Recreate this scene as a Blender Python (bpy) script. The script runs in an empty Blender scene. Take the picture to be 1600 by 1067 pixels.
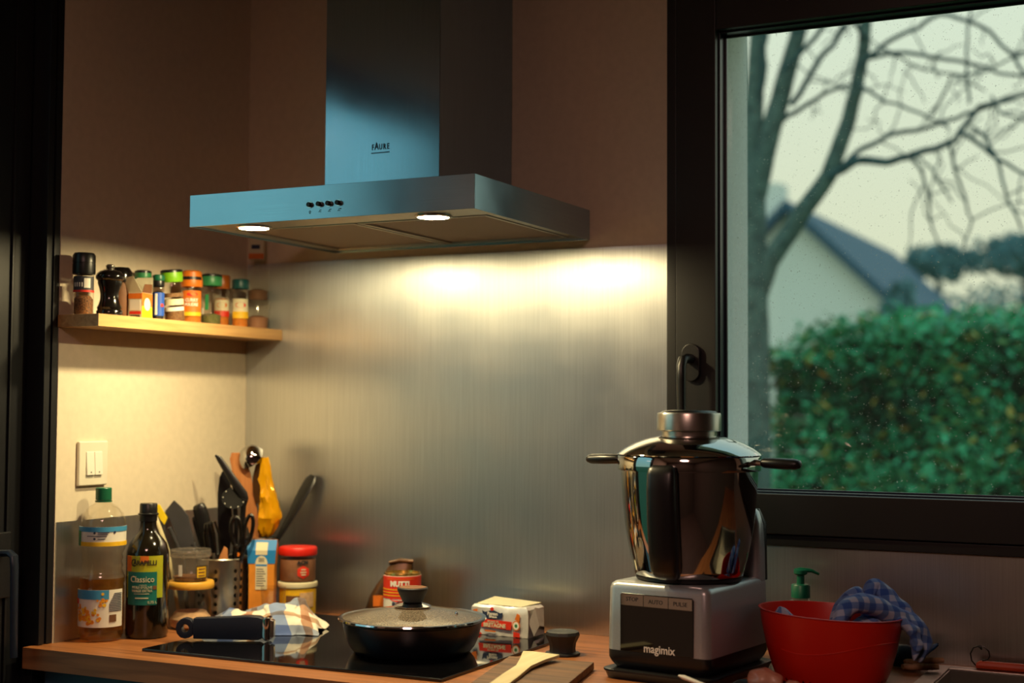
import bpy, bmesh, math, random
from mathutils import Vector, Matrix, noise as mnoise
PI = math.pi
random.seed(7)
SC = bpy.context.scene
COL = SC.collection

# ------------------------------------------------------------------ camera
cam_d = bpy.data.cameras.new('camera')
cam = bpy.data.objects.new('camera', cam_d); COL.objects.link(cam)
def _cam():
    y, p, r = math.radians(26.55), math.radians(2.747), math.radians(0.329)
    fwd = Vector((-math.sin(y)*math.cos(p), math.cos(y)*math.cos(p), math.sin(p)))
    right = Vector((math.cos(y), math.sin(y), 0)); up = right.cross(fwd)
    r2 = right*math.cos(r)+up*math.sin(r); u2 = -right*math.sin(r)+up*math.cos(r)
    m = Matrix((r2, u2, -fwd)).transposed().to_4x4()
    m.translation = (1.947, -2.5688, 0.4374)
    return m
cam.matrix_world = _cam()
cam_d.sensor_width = 36; cam_d.lens = 49.94; cam_d.clip_start = .05; cam_d.clip_end = 300
cam_d.dof.use_dof = True; cam_d.dof.focus_distance = 2.47; cam_d.dof.aperture_fstop = 2.4
SC.camera = cam

# ------------------------------------------------------------------ world, exposure
W = bpy.data.worlds.new('overcast_sky'); SC.world = W; W.use_nodes = True
nt = W.node_tree; nt.nodes.clear()
_o = nt.nodes.new('ShaderNodeOutputWorld'); _b = nt.nodes.new('ShaderNodeBackground')
_tc = nt.nodes.new('ShaderNodeTexCoord'); _sx = nt.nodes.new('ShaderNodeSeparateXYZ'); _rp = nt.nodes.new('ShaderNodeValToRGB')
nt.links.new(_tc.outputs['Generated'], _sx.inputs[0]); nt.links.new(_sx.outputs['Z'], _rp.inputs[0])
nt.links.new(_rp.outputs[0], _b.inputs[0]); nt.links.new(_b.outputs[0], _o.inputs[0])
_e = _rp.color_ramp.elements
_e[0].position = 0.0; _e[0].color = (.84, .83, .55, 1)
_e[1].position = 1.0; _e[1].color = (.36, .76, .88, 1)
_m = _e.new(.42); _m.color = (.74, .92, .80, 1)
_b.inputs[1].default_value = 1.0
SC.view_settings.view_transform = 'Standard'; SC.view_settings.look = 'None'
SC.view_settings.exposure = 0.0; SC.view_settings.gamma = 1.0
try: SC.view_settings.use_curve_mapping = False
except Exception: pass
SC.cycles.use_denoising = True
SC.cycles.sample_clamp_indirect = 4.0
SC.cycles.max_bounces = 10; SC.cycles.transparent_max_bounces = 24
SC.cycles.caustics_reflective = False; SC.cycles.caustics_refractive = False
def portal(name, loc, rot, sx, sy):
    l = bpy.data.lights.new(name, 'AREA'); l.shape = 'RECTANGLE'; l.size = sx; l.size_y = sy
    l.cycles.is_portal = True
    o = bpy.data.objects.new(name, l); COL.objects.link(o); o.location = loc; o.rotation_euler = rot
portal('window_portal', (1.62, .2, .73), (-PI/2, 0, 0), 1.08, .96)
portal('door_portal', (-.15, -1.17, .2), (0, -PI/2, 0), 2.1, .92)

# ------------------------------------------------------------------ materials
def lin(c):
    if isinstance(c, str):
        c = tuple(int(c[i:i+2], 16)/255 for i in (0, 2, 4))
    return tuple((v/12.92 if v <= .04045 else ((v+.055)/1.055)**2.4) for v in c)+(1,)
def new_mat(name):
    m = bpy.data.materials.new(name); m.use_nodes = True; m.node_tree.nodes.clear()
    out = m.node_tree.nodes.new('ShaderNodeOutputMaterial')
    return m, m.node_tree, out
def coords(t, scale=(1, 1, 1), which='Object'):
    tc = t.nodes.new('ShaderNodeTexCoord'); mp = t.nodes.new('ShaderNodeMapping')
    mp.inputs['Scale'].default_value = scale
    t.links.new(tc.outputs[which], mp.inputs[0]); return mp.outputs[0]
def pm(name, col, rough=.5, metal=0, var=.08, scale=30, stretch=(1, 1, 1), bump=0, spec=.5, col2=None, trans=0, coat=0, sheen=0, lo=.35, hi=.65, detail=4, sss=0):
    """Principled material whose colour is broken up by noise."""
    m, t, out = new_mat(name)
    b = t.nodes.new('ShaderNodeBsdfPrincipled'); t.links.new(b.outputs[0], out.inputs[0])
    c = lin(col)
    n = t.nodes.new('ShaderNodeTexNoise'); n.inputs['Scale'].default_value = scale; n.inputs['Detail'].default_value = detail
    t.links.new(coords(t, stretch), n.inputs['Vector'])
    r = t.nodes.new('ShaderNodeValToRGB'); r.color_ramp.elements[0].position = lo; r.color_ramp.elements[1].position = hi
    if col2: a, z = c, lin(col2)
    else: a = tuple(v*(1-var) for v in c[:3])+(1,); z = tuple(min(1, v*(1+var)) for v in c[:3])+(1,)
    r.color_ramp.elements[0].color = a; r.color_ramp.elements[1].color = z
    t.links.new(n.outputs[0], r.inputs[0]); t.links.new(r.outputs[0], b.inputs['Base Color'])
    b.inputs['Roughness'].default_value = rough; b.inputs['Metallic'].default_value = metal
    b.inputs['Specular IOR Level'].default_value = spec
    b.inputs['Transmission Weight'].default_value = trans; b.inputs['Coat Weight'].default_value = coat
    b.inputs['Sheen Weight'].default_value = sheen
    if bump:
        bp = t.nodes.new('ShaderNodeBump'); bp.inputs['Strength'].default_value = bump; bp.inputs['Distance'].default_value = .002
        t.links.new(n.outputs[0], bp.inputs['Height']); t.links.new(bp.outputs[0], b.inputs['Normal'])
    return m
def steel(name, col, rough=.3, aniso=.7, rot=0.0, streak=(500, 500, 6), svar=.06, smudge=.12, bump=.0):
    """Brushed steel: directional streaks, smudged gloss, anisotropy along the brushing."""
    m, t, out = new_mat(name)
    b = t.nodes.new('ShaderNodeBsdfPrincipled'); t.links.new(b.outputs[0], out.inputs[0])
    c = lin(col)
    n = t.nodes.new('ShaderNodeTexNoise'); n.inputs['Scale'].default_value = 1; n.inputs['Detail'].default_value = 3
    t.links.new(coords(t, streak), n.inputs['Vector'])
    r = t.nodes.new('ShaderNodeValToRGB')
    r.color_ramp.elements[0].color = tuple(v*(1-svar) for v in c[:3])+(1,); r.color_ramp.elements[1].color = tuple(min(1, v*(1+svar)) for v in c[:3])+(1,)
    r.color_ramp.elements[0].position = .3; r.color_ramp.elements[1].position = .7
    t.links.new(n.outputs[0], r.inputs[0]); t.links.new(r.outputs[0], b.inputs['Base Color'])
    n2 = t.nodes.new('ShaderNodeTexNoise'); n2.inputs['Scale'].default_value = 9; n2.inputs['Detail'].default_value = 5
    t.links.new(coords(t), n2.inputs['Vector'])
    mr = t.nodes.new('ShaderNodeMapRange'); mr.inputs['From Min'].default_value = .3; mr.inputs['From Max'].default_value = .7
    mr.inputs['To Min'].default_value = rough*(1-smudge); mr.inputs['To Max'].default_value = rough*(1+smudge)
    t.links.new(n2.outputs[0], mr.inputs[0]); t.links.new(mr.outputs[0], b.inputs['Roughness'])
    b.inputs['Metallic'].default_value = 1
    b.inputs['Anisotropic'].default_value = aniso; b.inputs['Anisotropic Rotation'].default_value = rot
    if aniso:
        tg = t.nodes.new('ShaderNodeTangent'); tg.direction_type = 'UV_MAP'; tg.uv_map = 'UVMap'
        t.links.new(tg.outputs[0], b.inputs['Tangent'])
    if bump:
        bp = t.nodes.new('ShaderNodeBump'); bp.inputs['Strength'].default_value = bump; bp.inputs['Distance'].default_value = .001
        t.links.new(n.outputs[0], bp.inputs['Height']); t.links.new(bp.outputs[0], b.inputs['Normal'])
    return m
def clear(name, tint=(1, 1, 1), rough=.05, ior=1.45, haze=0, hazecol=(.6, .5, .4), speck=None, refl=1.0):
    """Thin clear sheet: see-through with a fresnel reflection, optional milky haze and specks of dirt."""
    m, t, out = new_mat(name)
    tr = t.nodes.new('ShaderNodeBsdfTransparent'); tr.inputs[0].default_value = tuple(tint)+(1,)
    gl = t.nodes.new('ShaderNodeBsdfGlossy'); gl.inputs['Roughness'].default_value = rough
    gl.inputs[0].default_value = (refl, refl, refl, 1)
    # Schlick reflectance, the same from both sides of the sheet
    lw = t.nodes.new('ShaderNodeLayerWeight'); lw.inputs[0].default_value = .5
    pw = t.nodes.new('ShaderNodeMath'); pw.operation = 'POWER'; pw.inputs[1].default_value = 5
    f0 = ((ior-1)/(ior+1))**2
    ma = t.nodes.new('ShaderNodeMath'); ma.operation = 'MULTIPLY_ADD'; ma.inputs[1].default_value = 1-f0; ma.inputs[2].default_value = f0
    t.links.new(lw.outputs['Facing'], pw.inputs[0]); t.links.new(pw.outputs[0], ma.inputs[0])
    mx = t.nodes.new('ShaderNodeMixShader')
    t.links.new(ma.outputs[0], mx.inputs[0])
    base = tr.outputs[0]
    if haze or speck:
        df = t.nodes.new('ShaderNodeBsdfDiffuse'); df.inputs[0].default_value = tuple(hazecol)+(1,)
        tl = t.nodes.new('ShaderNodeBsdfTranslucent'); tl.inputs[0].default_value = tuple(hazecol)+(1,)
        ad = t.nodes.new('ShaderNodeMixShader'); t.links.new(df.outputs[0], ad.inputs[1]); t.links.new(tl.outputs[0], ad.inputs[2])
        n = t.nodes.new('ShaderNodeTexNoise'); n.inputs['Detail'].default_value = 2
        t.links.new(coords(t), n.inputs['Vector'])
        r = t.nodes.new('ShaderNodeMapRange')
        if speck:
            n.inputs['Scale'].default_value = speck[0]
            r.inputs['From Min'].default_value = speck[1]; r.inputs['From Max'].default_value = speck[1]+speck[3] if len(speck) > 3 else speck[1]+.05
            r.inputs['To Min'].default_value = haze; r.inputs['To Max'].default_value = speck[2]
        else:
            n.inputs['Scale'].default_value = 8
            r.inputs['To Min'].default_value = haze*.7; r.inputs['To Max'].default_value = haze*1.3
        t.links.new(n.outputs[0], r.inputs[0])
        m2 = t.nodes.new('ShaderNodeMixShader'); t.links.new(r.outputs[0], m2.inputs[0])
        t.links.new(tr.outputs[0], m2.inputs[1]); t.links.new(ad.outputs[0], m2.inputs[2]); base = m2.outputs[0]
    t.links.new(base, mx.inputs[1]); t.links.new(gl.outputs[0], mx.inputs[2]); t.links.new(mx.outputs[0], out.inputs[0])
    return m
def emit(name, col, strength):
    m, t, out = new_mat(name)
    e = t.nodes.new('ShaderNodeEmission'); e.inputs[0].default_value = tuple(col)+(1,); e.inputs[1].default_value = strength
    t.links.new(e.outputs[0], out.inputs[0]); return m
def wood(name, c1, c2, axis=0, scale=6, rough=.45, bump=.1, dist=3):
    m, t, out = new_mat(name)
    b = t.nodes.new('ShaderNodeBsdfPrincipled'); t.links.new(b.outputs[0], out.inputs[0])
    st = [14, 14, 14]; st[axis] = 1.0
    v = coords(t, tuple(st))
    n = t.nodes.new('ShaderNodeTexNoise'); n.inputs['Scale'].default_value = scale; n.inputs['Detail'].default_value = 6; n.inputs['Distortion'].default_value = dist*.25
    t.links.new(v, n.inputs['Vector'])
    r = t.nodes.new('ShaderNodeValToRGB'); r.color_ramp.elements[0].position = .32; r.color_ramp.elements[1].position = .68
    r.color_ramp.elements[0].color = lin(c1); r.color_ramp.elements[1].color = lin(c2)
    t.links.new(n.outputs[0], r.inputs[0]); t.links.new(r.outputs[0], b.inputs['Base Color'])
    b.inputs['Roughness'].default_value = rough
    bp = t.nodes.new('ShaderNodeBump'); bp.inputs['Strength'].default_value = bump; bp.inputs['Distance'].default_value = .001
    t.links.new(n.outputs[0], bp.inputs['Height']); t.links.new(bp.outputs[0], b.inputs['Normal'])
    return m
def plaid(name, cols, size, rough=.9):
    """Woven check on UV: two crossed stripe ramps multiplied."""
    m, t, out = new_mat(name)
    b = t.nodes.new('ShaderNodeBsdfPrincipled'); t.links.new(b.outputs[0], out.inputs[0])
    tc = t.nodes.new('ShaderNodeTexCoord'); sx = t.nodes.new('ShaderNodeSeparateXYZ'); t.links.new(tc.outputs['UV'], sx.inputs[0])
    outs = []
    for k in range(2):
        mu = t.nodes.new('ShaderNodeMath'); mu.operation = 'MULTIPLY'; mu.inputs[1].default_value = 1/size
        fr = t.nodes.new('ShaderNodeMath'); fr.operation = 'FRACT'
        t.links.new(sx.outputs[k], mu.inputs[0]); t.links.new(mu.outputs[0], fr.inputs[0])
        r = t.nodes.new('ShaderNodeValToRGB'); r.color_ramp.interpolation = 'CONSTANT'
        for i, (p, c) in enumerate(cols[k]):
            el = r.color_ramp.elements[i] if i < 2 else r.color_ramp.elements.new(p)
            el.position = p; el.color = lin(c)
        t.links.new(fr.outputs[0], r.inputs[0]); outs.append(r.outputs[0])
    mx = t.nodes.new('ShaderNodeMix'); mx.data_type = 'RGBA'; mx.blend_type = 'MULTIPLY'; mx.inputs[0].default_value = 1
    t.links.new(outs[0], mx.inputs[6]); t.links.new(outs[1], mx.inputs[7]); t.links.new(mx.outputs[2], b.inputs['Base Color'])
    b.inputs['Roughness'].default_value = rough; b.inputs['Sheen Weight'].default_value = .2
    n = t.nodes.new('ShaderNodeTexNoise'); n.inputs['Scale'].default_value = 900
    bp = t.nodes.new('ShaderNodeBump'); bp.inputs['Strength'].default_value = .3; bp.inputs['Distance'].default_value = .001
    t.links.new(n.outputs[0], bp.inputs['Height']); t.links.new(bp.outputs[0], b.inputs['Normal'])
    return m

M = dict(
    wall=pm('wall_paint', 'dccfb8', .85, var=.03, scale=60, bump=.05),
    darkwall=pm('dark_rear_paint', '4b4038', .8, var=.05, scale=20),
    stucco=pm('outside_render', 'f0f6f4', .9, var=.04, scale=120, bump=.3),
    ceil=pm('ceiling_paint', 'ddd5cb', .9, var=.02),
    floor=pm('floor_tile', '4c4038', .5, var=.1, scale=4),
    splash=steel('splashback_steel', 'd8dada', .37, .70, rot=0.0, streak=(700, 700, 8), svar=.07, smudge=.1),
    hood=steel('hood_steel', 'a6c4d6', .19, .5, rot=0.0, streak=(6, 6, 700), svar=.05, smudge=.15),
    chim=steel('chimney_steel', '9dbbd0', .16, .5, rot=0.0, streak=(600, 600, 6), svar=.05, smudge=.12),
    chrome=pm('polished_chrome', 'c8c8c8', .08, 1, var=.03),
    satin=pm('satin_steel', 'b4b0a8', .28, 1, var=.05, scale=80),
    polished=pm('polished_steel', 'b9b7b4', .06, 1, var=.02, scale=10),
    filt=pm('filter_mesh', '8d7c70', .5, .6, var=.25, scale=900, bump=.5),
    lampglass=emit('lamp_glow', (1, .80, .42), 850),
    blackmetal=pm('black_window_aluminium', '0c0c0f', .4, .0, var=.1, scale=200),
    gasket=pm('blue_black_gasket', '0c1a2c', .3, var=.1),
    doorblack=pm('black_door_aluminium', '121317', .4, var=.1, scale=150),
    pane=clear('dusty_window_glass', (.97, .985, .98), .0, 1.45, haze=.012, hazecol=(.75, .8, .75), speck=(260, .70, .5, .03)),
    doorpane=clear('blue_tinted_door_glass', (.64, .88, 1.0), .0, 1.45),  # cyan of the daylight is put into this pane's added blue tint
    oak=wood('oak_shelf', 'b98950', 'd8ac70', 1, 5),
    top=wood('worktop_oak_laminate', '7c4a28', 'a96a3c', 0, 4, .38),
    board=wood('dark_walnut_board', '4a3222', '7d5839', 0, 5, .6),
    pale=wood('pale_beech', 'd3c49a', 'e2d5ad', 1, 4, .6),
    warmwood=wood('warm_beech', 'a9683a', 'c88750', 2, 4, .55),
    cabinet=pm('blue_grey_cabinet_front', '33435a', .5, var=.05),
    hobglass=pm('black_hob_glass', '08080a', .04, var=.1, spec=.6),
    blackp=pm('black_plastic', '121214', .35, var=.12, scale=60),
    blackmatte=pm('matte_black_plastic', '17171a', .55, var=.12, scale=60),
    blackgloss=pm('gloss_black_wood', '100d0c', .15, var=.1, coat=.4),
    greyp=pm('dark_grey_silicone', '3a3a3f', .55, var=.1),
    silver=pm('silver_painted_plastic', 'aeb0b2', .33, .55, var=.03, scale=300),
    white=pm('white_plastic', 'e9e4d8', .35, var=.02),
    ivory=pm('ivory_plastic', 'e2dbc8', .4, var=.02),
    screen=pm('black_glass_screen', '07080a', .05, var=.1, spec=.7),
    red=pm('red_plastic', 'd4200a', .4, var=.05, scale=10),
    redlid=pm('red_lid', 'cf1f12', .4, var=.06),
    yellow=pm('yellow_lid', 'e0a73a', .45, var=.05),
    green=pm('green_cap', '0e5a3c', .4, var=.06),
    lime=pm('lime_green_cap', '78b51c', .4, var=.05),
    midgreen=pm('mid_green_cap', '2f7f4c', .4, var=.05),
    teal=pm('teal_cap', '0c4a4d', .4, var=.06),
    orange=pm('orange_cap', 'd9741a', .4, var=.06),
    amberp=pm('amber_cap', 'a8581a', .3, var=.08),
    clearp=clear('clear_plastic', (.96, .94, .90), .08, 1.4, haze=.06, hazecol=(.7, .65, .6)),
    clearb=clear('bottle_plastic', (.96, .94, .90), .04, 1.5, haze=.012, hazecol=(.7, .6, .5)),
    milky=clear('milky_plastic', (.92, .90, .87), .15, 1.4, haze=.16, hazecol=(.75, .68, .6)),
    cglass=clear('clear_glass', (.95, .94, .92), .02, 1.5),
    lidglass=clear('steamed_lid_glass', (.75, .72, .68), .04, 1.5, haze=.30, hazecol=(.52, .43, .33), speck=(520, .46, .72, .14)),
    oil=clear('sunflower_oil', (.90, .62, .22), .03, 1.47, haze=.10, hazecol=(.60, .33, .06)),
    olive=pm('dark_olive_glass', '17130b', .12, var=.15, coat=.5),
    paperw=pm('white_label', 'e5e0d4', .6, var=.04),
    cream=pm('cream_label', 'd8cfae', .6, var=.05),
    ylabel=pm('yellow_label', 'e6b51e', .55, var=.08, scale=60),
    brightyellow=pm('bright_yellow_card', 'f0d318', .55, var=.05),
    olabel=pm('orange_label', 'd9701c', .55, var=.1, scale=60),
    rlabel=pm('red_label', 'd3301a', .5, var=.06),
    blabel=pm('blue_label', '1f4fae', .5, var=.06),
    skyblue=pm('sky_blue_label', '3f8fbf', .5, var=.08),
    tealabel=pm('teal_label', '0f6b62', .5, var=.08),
    limelabel=pm('lime_label', '9aab1e', .5, col2='b5ae20', scale=40),
    dark=pm('dark_print', '1d1a1c', .6, var=.05),
    navy=pm('navy_print', '1d2d4c', .6, var=.05),
    brownc=pm('brown_card', '6b4426', .7, var=.1),
    flower=pm('flower_print', 'e39a1c', .6, col2='d97b16', scale=300),
    pepper=pm('peppercorns', '2c1c14', .7, col2='a06a3a', scale=420, bump=.6),
    spicebrown=pm('brown_spice', '6a4a2e', .8, col2='8d6a45', scale=300, bump=.4),
    spiceorange=pm('orange_spice', 'c9741c', .8, var=.15, scale=200, bump=.3),
    spicegreen=pm('dried_herbs', '4f5a2e', .9, col2='6f6a3c', scale=350, bump=.5),
    flour=pm('pale_powder', 'c7a27c', .9, var=.1, scale=120, bump=.4),
    choc=pm('cocoa_powder', '9a6a4c', .8, var=.08),
    bag=pm('yellow_foil_bag', 'e0a10e', .22, .25, var=.12, scale=25, bump=.25),
    foil=pm('brown_foil_bag', '4a2f18', .3, .35, var=.3, scale=22, bump=.4),
    cardblue=pm('blue_carton', '1f7fc4', .5, var=.05),
    cardorange=pm('orange_carton', 'd98a2c', .5, var=.1),
    butter=pm('butter_foil', 'd9d6d0', .33, .25, var=.08, scale=60, bump=.25),
    canmetal=pm('can_gold_metal', 'd8b25a', .25, 1, var=.06),
    panblack=pm('pan_enamel_blue_black', '0d1017', .3, var=.1, scale=200),
    bluehandle=pm('navy_bakelite', '111b2c', .42, var=.1, scale=120),
    soap=clear('soap_bottle', (.85, .85, .8), .08, 1.4, haze=.15, hazecol=(.5, .5, .45)),
    pump=pm('green_pump', '066048', .4, var=.05),
    blue=pm('blue_rubber', '0f4a7c', .55, var=.1),
    beige=pm('beige_cloth', 'b08a66', .85, var=.12, scale=80, bump=.3),
    meat=pm('raw_chicken', 'c98468', .35, col2='dba58a', scale=28, coat=.3, bump=.2),
    brush=pm('orange_red_handle', 'b23c16', .45, var=.08),
    food=pm('simmering_sauce', '5a3a20', .6, col2='8a5c34', scale=120, bump=.6),
    bark=pm('wet_bark', '3d5656', .9, col2='5d7a76', scale=18, bump=.5),
    twig=pm('twig_bark', '33565c', .9, var=.2, scale=20),
    grass=pm('lawn', '3e5a34', .95, col2='55703f', scale=6),
    housew=pm('house_render', 'eef6f4', .9, var=.03),
    roof=pm('slate_roof', '2f5a74', .7, var=.15, scale=12),
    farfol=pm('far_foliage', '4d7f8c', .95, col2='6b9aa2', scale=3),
    towelred=plaid('checked_towel_warm', [[(0, 'e6dfcf'), (.34, '8497bd'), (.62, 'e6dfcf'), (.86, 'b48a6c')], [(0, 'ffffff'), (.36, '98a8cc'), (.64, 'ffffff'), (.86, 'cdb09a')]], .125),
    towelblue=plaid('checked_towel_blue', [[(0, 'b4c4dc'), (.5, '5f86c0')], [(0, 'f0f4fa'), (.5, '8fb0e0')]], .022),
)
# leaves with per-leaf colour come from a mesh attribute of the plant itself
def leafmat(name):
    m, t, out = new_mat(name)
    b = t.nodes.new('ShaderNodeBsdfPrincipled'); t.links.new(b.outputs[0], out.inputs[0])
    a = t.nodes.new('ShaderNodeAttribute'); a.attribute_name = 'leaf'
    r = t.nodes.new('ShaderNodeValToRGB')
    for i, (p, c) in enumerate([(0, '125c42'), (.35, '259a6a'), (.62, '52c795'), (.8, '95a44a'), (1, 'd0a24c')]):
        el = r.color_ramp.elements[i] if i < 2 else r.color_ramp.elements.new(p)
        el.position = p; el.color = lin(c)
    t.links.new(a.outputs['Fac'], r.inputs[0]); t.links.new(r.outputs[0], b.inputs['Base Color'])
    b.inputs['Roughness'].default_value = .55; return m
M['leaf'] = leafmat('hedge_leaves')

# ------------------------------------------------------------------ mesh builder
class MB:
    def __init__(s): s.v = []; s.f = []; s.m = []; s.mat = 0; s.xf = None
    def add(s, vs, fs):
        o = len(s.v); s.v += [tuple(s.xf @ Vector(p)) if s.xf else tuple(p) for p in vs]
        s.f += [tuple(i+o for i in f) for f in fs]; s.m += [s.mat]*len(fs); return s
    def box(s, x0, x1, y0, y1, z0, z1):
        return s.add([(x0, y0, z0), (x1, y0, z0), (x1, y1, z0), (x0, y1, z0), (x0, y0, z1), (x1, y0, z1), (x1, y1, z1), (x0, y1, z1)],
                     [(0, 3, 2, 1), (4, 5, 6, 7), (0, 1, 5, 4), (1, 2, 6, 5), (2, 3, 7, 6), (3, 0, 4, 7)])
    def lathe(s, prof, n=32, c=(0, 0, 0), close=True):
        vs = []; fs = []; ring = []
        for r, z in prof:
            if r < 1e-6: ring.append([len(vs)]); vs.append((c[0], c[1], c[2]+z))
            else:
                ring.append(list(range(len(vs), len(vs)+n)))
                vs += [(c[0]+r*math.cos(2*PI*k/n), c[1]+r*math.sin(2*PI*k/n), c[2]+z) for k in range(n)]
        for a, b in zip(ring, ring[1:]):
            for k in range(n):
                k2 = (k+1) % n
                if len(a) == 1 and len(b) == 1: continue
                if len(a) == 1: fs.append((a[0], b[k2], b[k])[::-1] if False else (a[0], b[k2], b[k]))
                elif len(b) == 1: fs.append((a[k], a[k2], b[0]))
                else: fs.append((a[k], a[k2], b[k2], b[k]))
        return s.add(vs, fs)
    def tube(s, path, rad, n=10, cap=True, flat=1.0, up=None):
        path = [Vector(p) for p in path]
        if not isinstance(rad, (list, tuple)): rad = [rad]*len(path)
        vs = []; fs = []; prev = None
        for i, p in enumerate(path):
            d = (path[min(i+1, len(path)-1)]-path[max(i-1, 0)]).normalized()
            if prev is None:
                ref = Vector(up) if up else (Vector((0, 0, 1)) if abs(d.z) < .9 else Vector((1, 0, 0)))
                a = d.cross(ref).normalized()
            else:
                a = (prev-d*prev.dot(d)).normalized()
            prev = a; b = a.cross(d)
            for k in range(n):
                t = 2*PI*k/n; vs.append(p+a*(rad[i]*math.cos(t))+b*(rad[i]*flat*math.sin(t)))
        for i in range(len(path)-1):
            for k in range(n):
                k2 = (k+1) % n
                fs.append((i*n+k, (i+1)*n+k, (i+1)*n+k2, i*n+k2))
        if cap:
            fs.append(tuple(range(n))); fs.append(tuple(reversed(range((len(path)-1)*n, len(path)*n))))
        return s.add(vs, fs)
    def prism(s, poly, z0, z1, plane='xy'):
        n = len(poly)
        def mp(p, z):
            return {'xy': (p[0], p[1], z), 'xz': (p[0], z, p[1]), 'yz': (z, p[0], p[1])}[plane]
        vs = [mp(p, z0) for p in poly]+[mp(p, z1) for p in poly]
        fs = [tuple(range(n))[::-1], tuple(range(n, 2*n))]+[(k, (k+1) % n, n+(k+1) % n, n+k) for k in range(n)]
        return s.add(vs, fs)
    def loft(s, rings, cap=True):
        n = len(rings[0]); vs = [p for r in rings for p in r]; fs = []
        for i in range(len(rings)-1):
            for k in range(n):
                k2 = (k+1) % n; fs.append((i*n+k, i*n+k2, (i+1)*n+k2, (i+1)*n+k))
        if cap: fs.append(tuple(range(n))[::-1]); fs.append(tuple(range((len(rings)-1)*n, len(rings)*n)))
        return s.add(vs, fs)
    def patch(s, R, a0, a1, z0, z1, n=14, R2=None, t=.0006):
        """curved label: a thin shell wrapped on a cylinder (angles in degrees)"""
        R2 = R if R2 is None else R2; vs = []; fs = []
        for k in range(n+1):
            a = math.radians(a0+(a1-a0)*k/n)
            for (r, z) in ((R, z0), (R2, z1), (R2+t, z1), (R+t, z0)): vs.append((r*math.cos(a), r*math.sin(a), z))
        for k in range(n):
            for q in range(4):
                q2 = (q+1) % 4; fs.append((k*4+q, k*4+q2, k*4+4+q2, k*4+4+q))
        fs.append((0, 3, 2, 1)); fs.append((n*4, n*4+1, n*4+2, n*4+3))
        return s.add(vs, fs)
    def disc(s, R, a, z, r, n=10, t=.0003, sy=1.0):
        """round print wrapped on a cylinder"""
        a = math.radians(a); vs = []
        for rr_ in (R, R+t):
            for k in range(n):
                q = 2*PI*k/n; aa = a+r*math.cos(q)/R; vs.append((rr_*math.cos(aa), rr_*math.sin(aa), z+sy*r*math.sin(q)))
        return s.add(vs, [tuple(range(n))[::-1], tuple(range(n, 2*n))]+[(k, (k+1) % n, n+(k+1) % n, n+k) for k in range(n)])
    def grid(s, nx, ny, fn, thick=0):
        vs = [fn(i/nx, j/ny) for j in range(ny+1) for i in range(nx+1)]; fs = []
        for j in range(ny):
            for i in range(nx):
                a = j*(nx+1)+i; fs.append((a, a+1, a+nx+2, a+nx+1))
        return s.add(vs, fs)
    def build(s, name, mat, parent=None, bevel=0, seg=2, smooth=38, uv=None, loc=None, rot=None, subsurf=0, solid=0, fix=True, weld=0):
        me = bpy.data.meshes.new(name); me.from_pydata(s.v, [], s.f)
        mats = mat if isinstance(mat, (list, tuple)) else [mat]
        for q in mats: me.materials.append(M[q] if isinstance(q, str) else q)
        me.polygons.foreach_set('material_index', s.m)
        bm = bmesh.new(); bm.from_mesh(me)
        if weld: bmesh.ops.remove_doubles(bm, verts=bm.verts, dist=weld)
        if fix: bmesh.ops.recalc_face_normals(bm, faces=bm.faces)
        if bevel:
            ed = [e for e in bm.edges if len(e.link_faces) == 2 and e.calc_face_angle(0) > math.radians(25)]
            bmesh.ops.bevel(bm, geom=ed, offset=bevel, segments=seg, profile=.5, affect='EDGES', clamp_overlap=True)
        lay = bm.loops.layers.uv.new('UVMap')
        for f in bm.faces:
            nx, ny, nz = (abs(c) for c in f.normal)
            for l in f.loops:
                p = l.vert.co
                if uv: l[lay].uv = uv(p)
                elif nz >= nx and nz >= ny: l[lay].uv = (p.x, p.y)
                elif ny >= nx: l[lay].uv = (p.x, p.z)
                else: l[lay].uv = (p.y, p.z)
        bm.to_mesh(me); bm.free()
        if smooth:
            me.polygons.foreach_set('use_smooth', [True]*len(me.polygons)); me.set_sharp_from_angle(angle=math.radians(smooth))
        o = bpy.data.objects.new(name, me); COL.objects.link(o)
        if parent: o.parent = parent
        if loc: o.location = loc
        if rot: o.rotation_euler = rot
        if solid:
            md = o.modifiers.new('thickness', 'SOLIDIFY'); md.thickness = solid; md.offset = 0
        if bevel and smooth:
            md = o.modifiers.new('flat_faces', 'WEIGHTED_NORMAL'); md.keep_sharp = True
        if subsurf:
            md = o.modifiers.new('smooth', 'SUBSURF'); md.levels = subsurf; md.render_levels = subsurf
        return o
def tag(o, label, cat, group=None):
    o['label'] = label; o['category'] = cat
    if group: o['group'] = group
    return o
def struct(o, label=None):
    o['kind'] = 'structure'
    if label: o['label'] = label
    return o
def thing(name, label, cat, loc=(0, 0, 0), rz=0, group=None, rot=None):
    o = bpy.data.objects.new(name, None); COL.objects.link(o); o.empty_display_size = .02
    o.location = loc; o.rotation_euler = rot if rot else (0, 0, rz)
    return tag(o, label, cat, group)
def text_geo(txt, size, depth=.0003, xscale=1.0, bold=0):
    cu = bpy.data.curves.new('t', 'FONT'); cu.body = txt; cu.size = size; cu.extrude = depth; cu.resolution_u = 2; cu.offset = bold
    cu.align_x = 'CENTER'; cu.align_y = 'CENTER'
    o = bpy.data.objects.new('t', cu); COL.objects.link(o)
    bpy.context.view_layer.update()
    me = o.to_mesh(); vs = [Vector(v.co) for v in me.vertices]; fs = [tuple(p.vertices) for p in me.polygons]
    o.to_mesh_clear(); bpy.data.objects.remove(o); bpy.data.curves.remove(cu)
    for v in vs: v.x *= xscale
    return vs, fs
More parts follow.
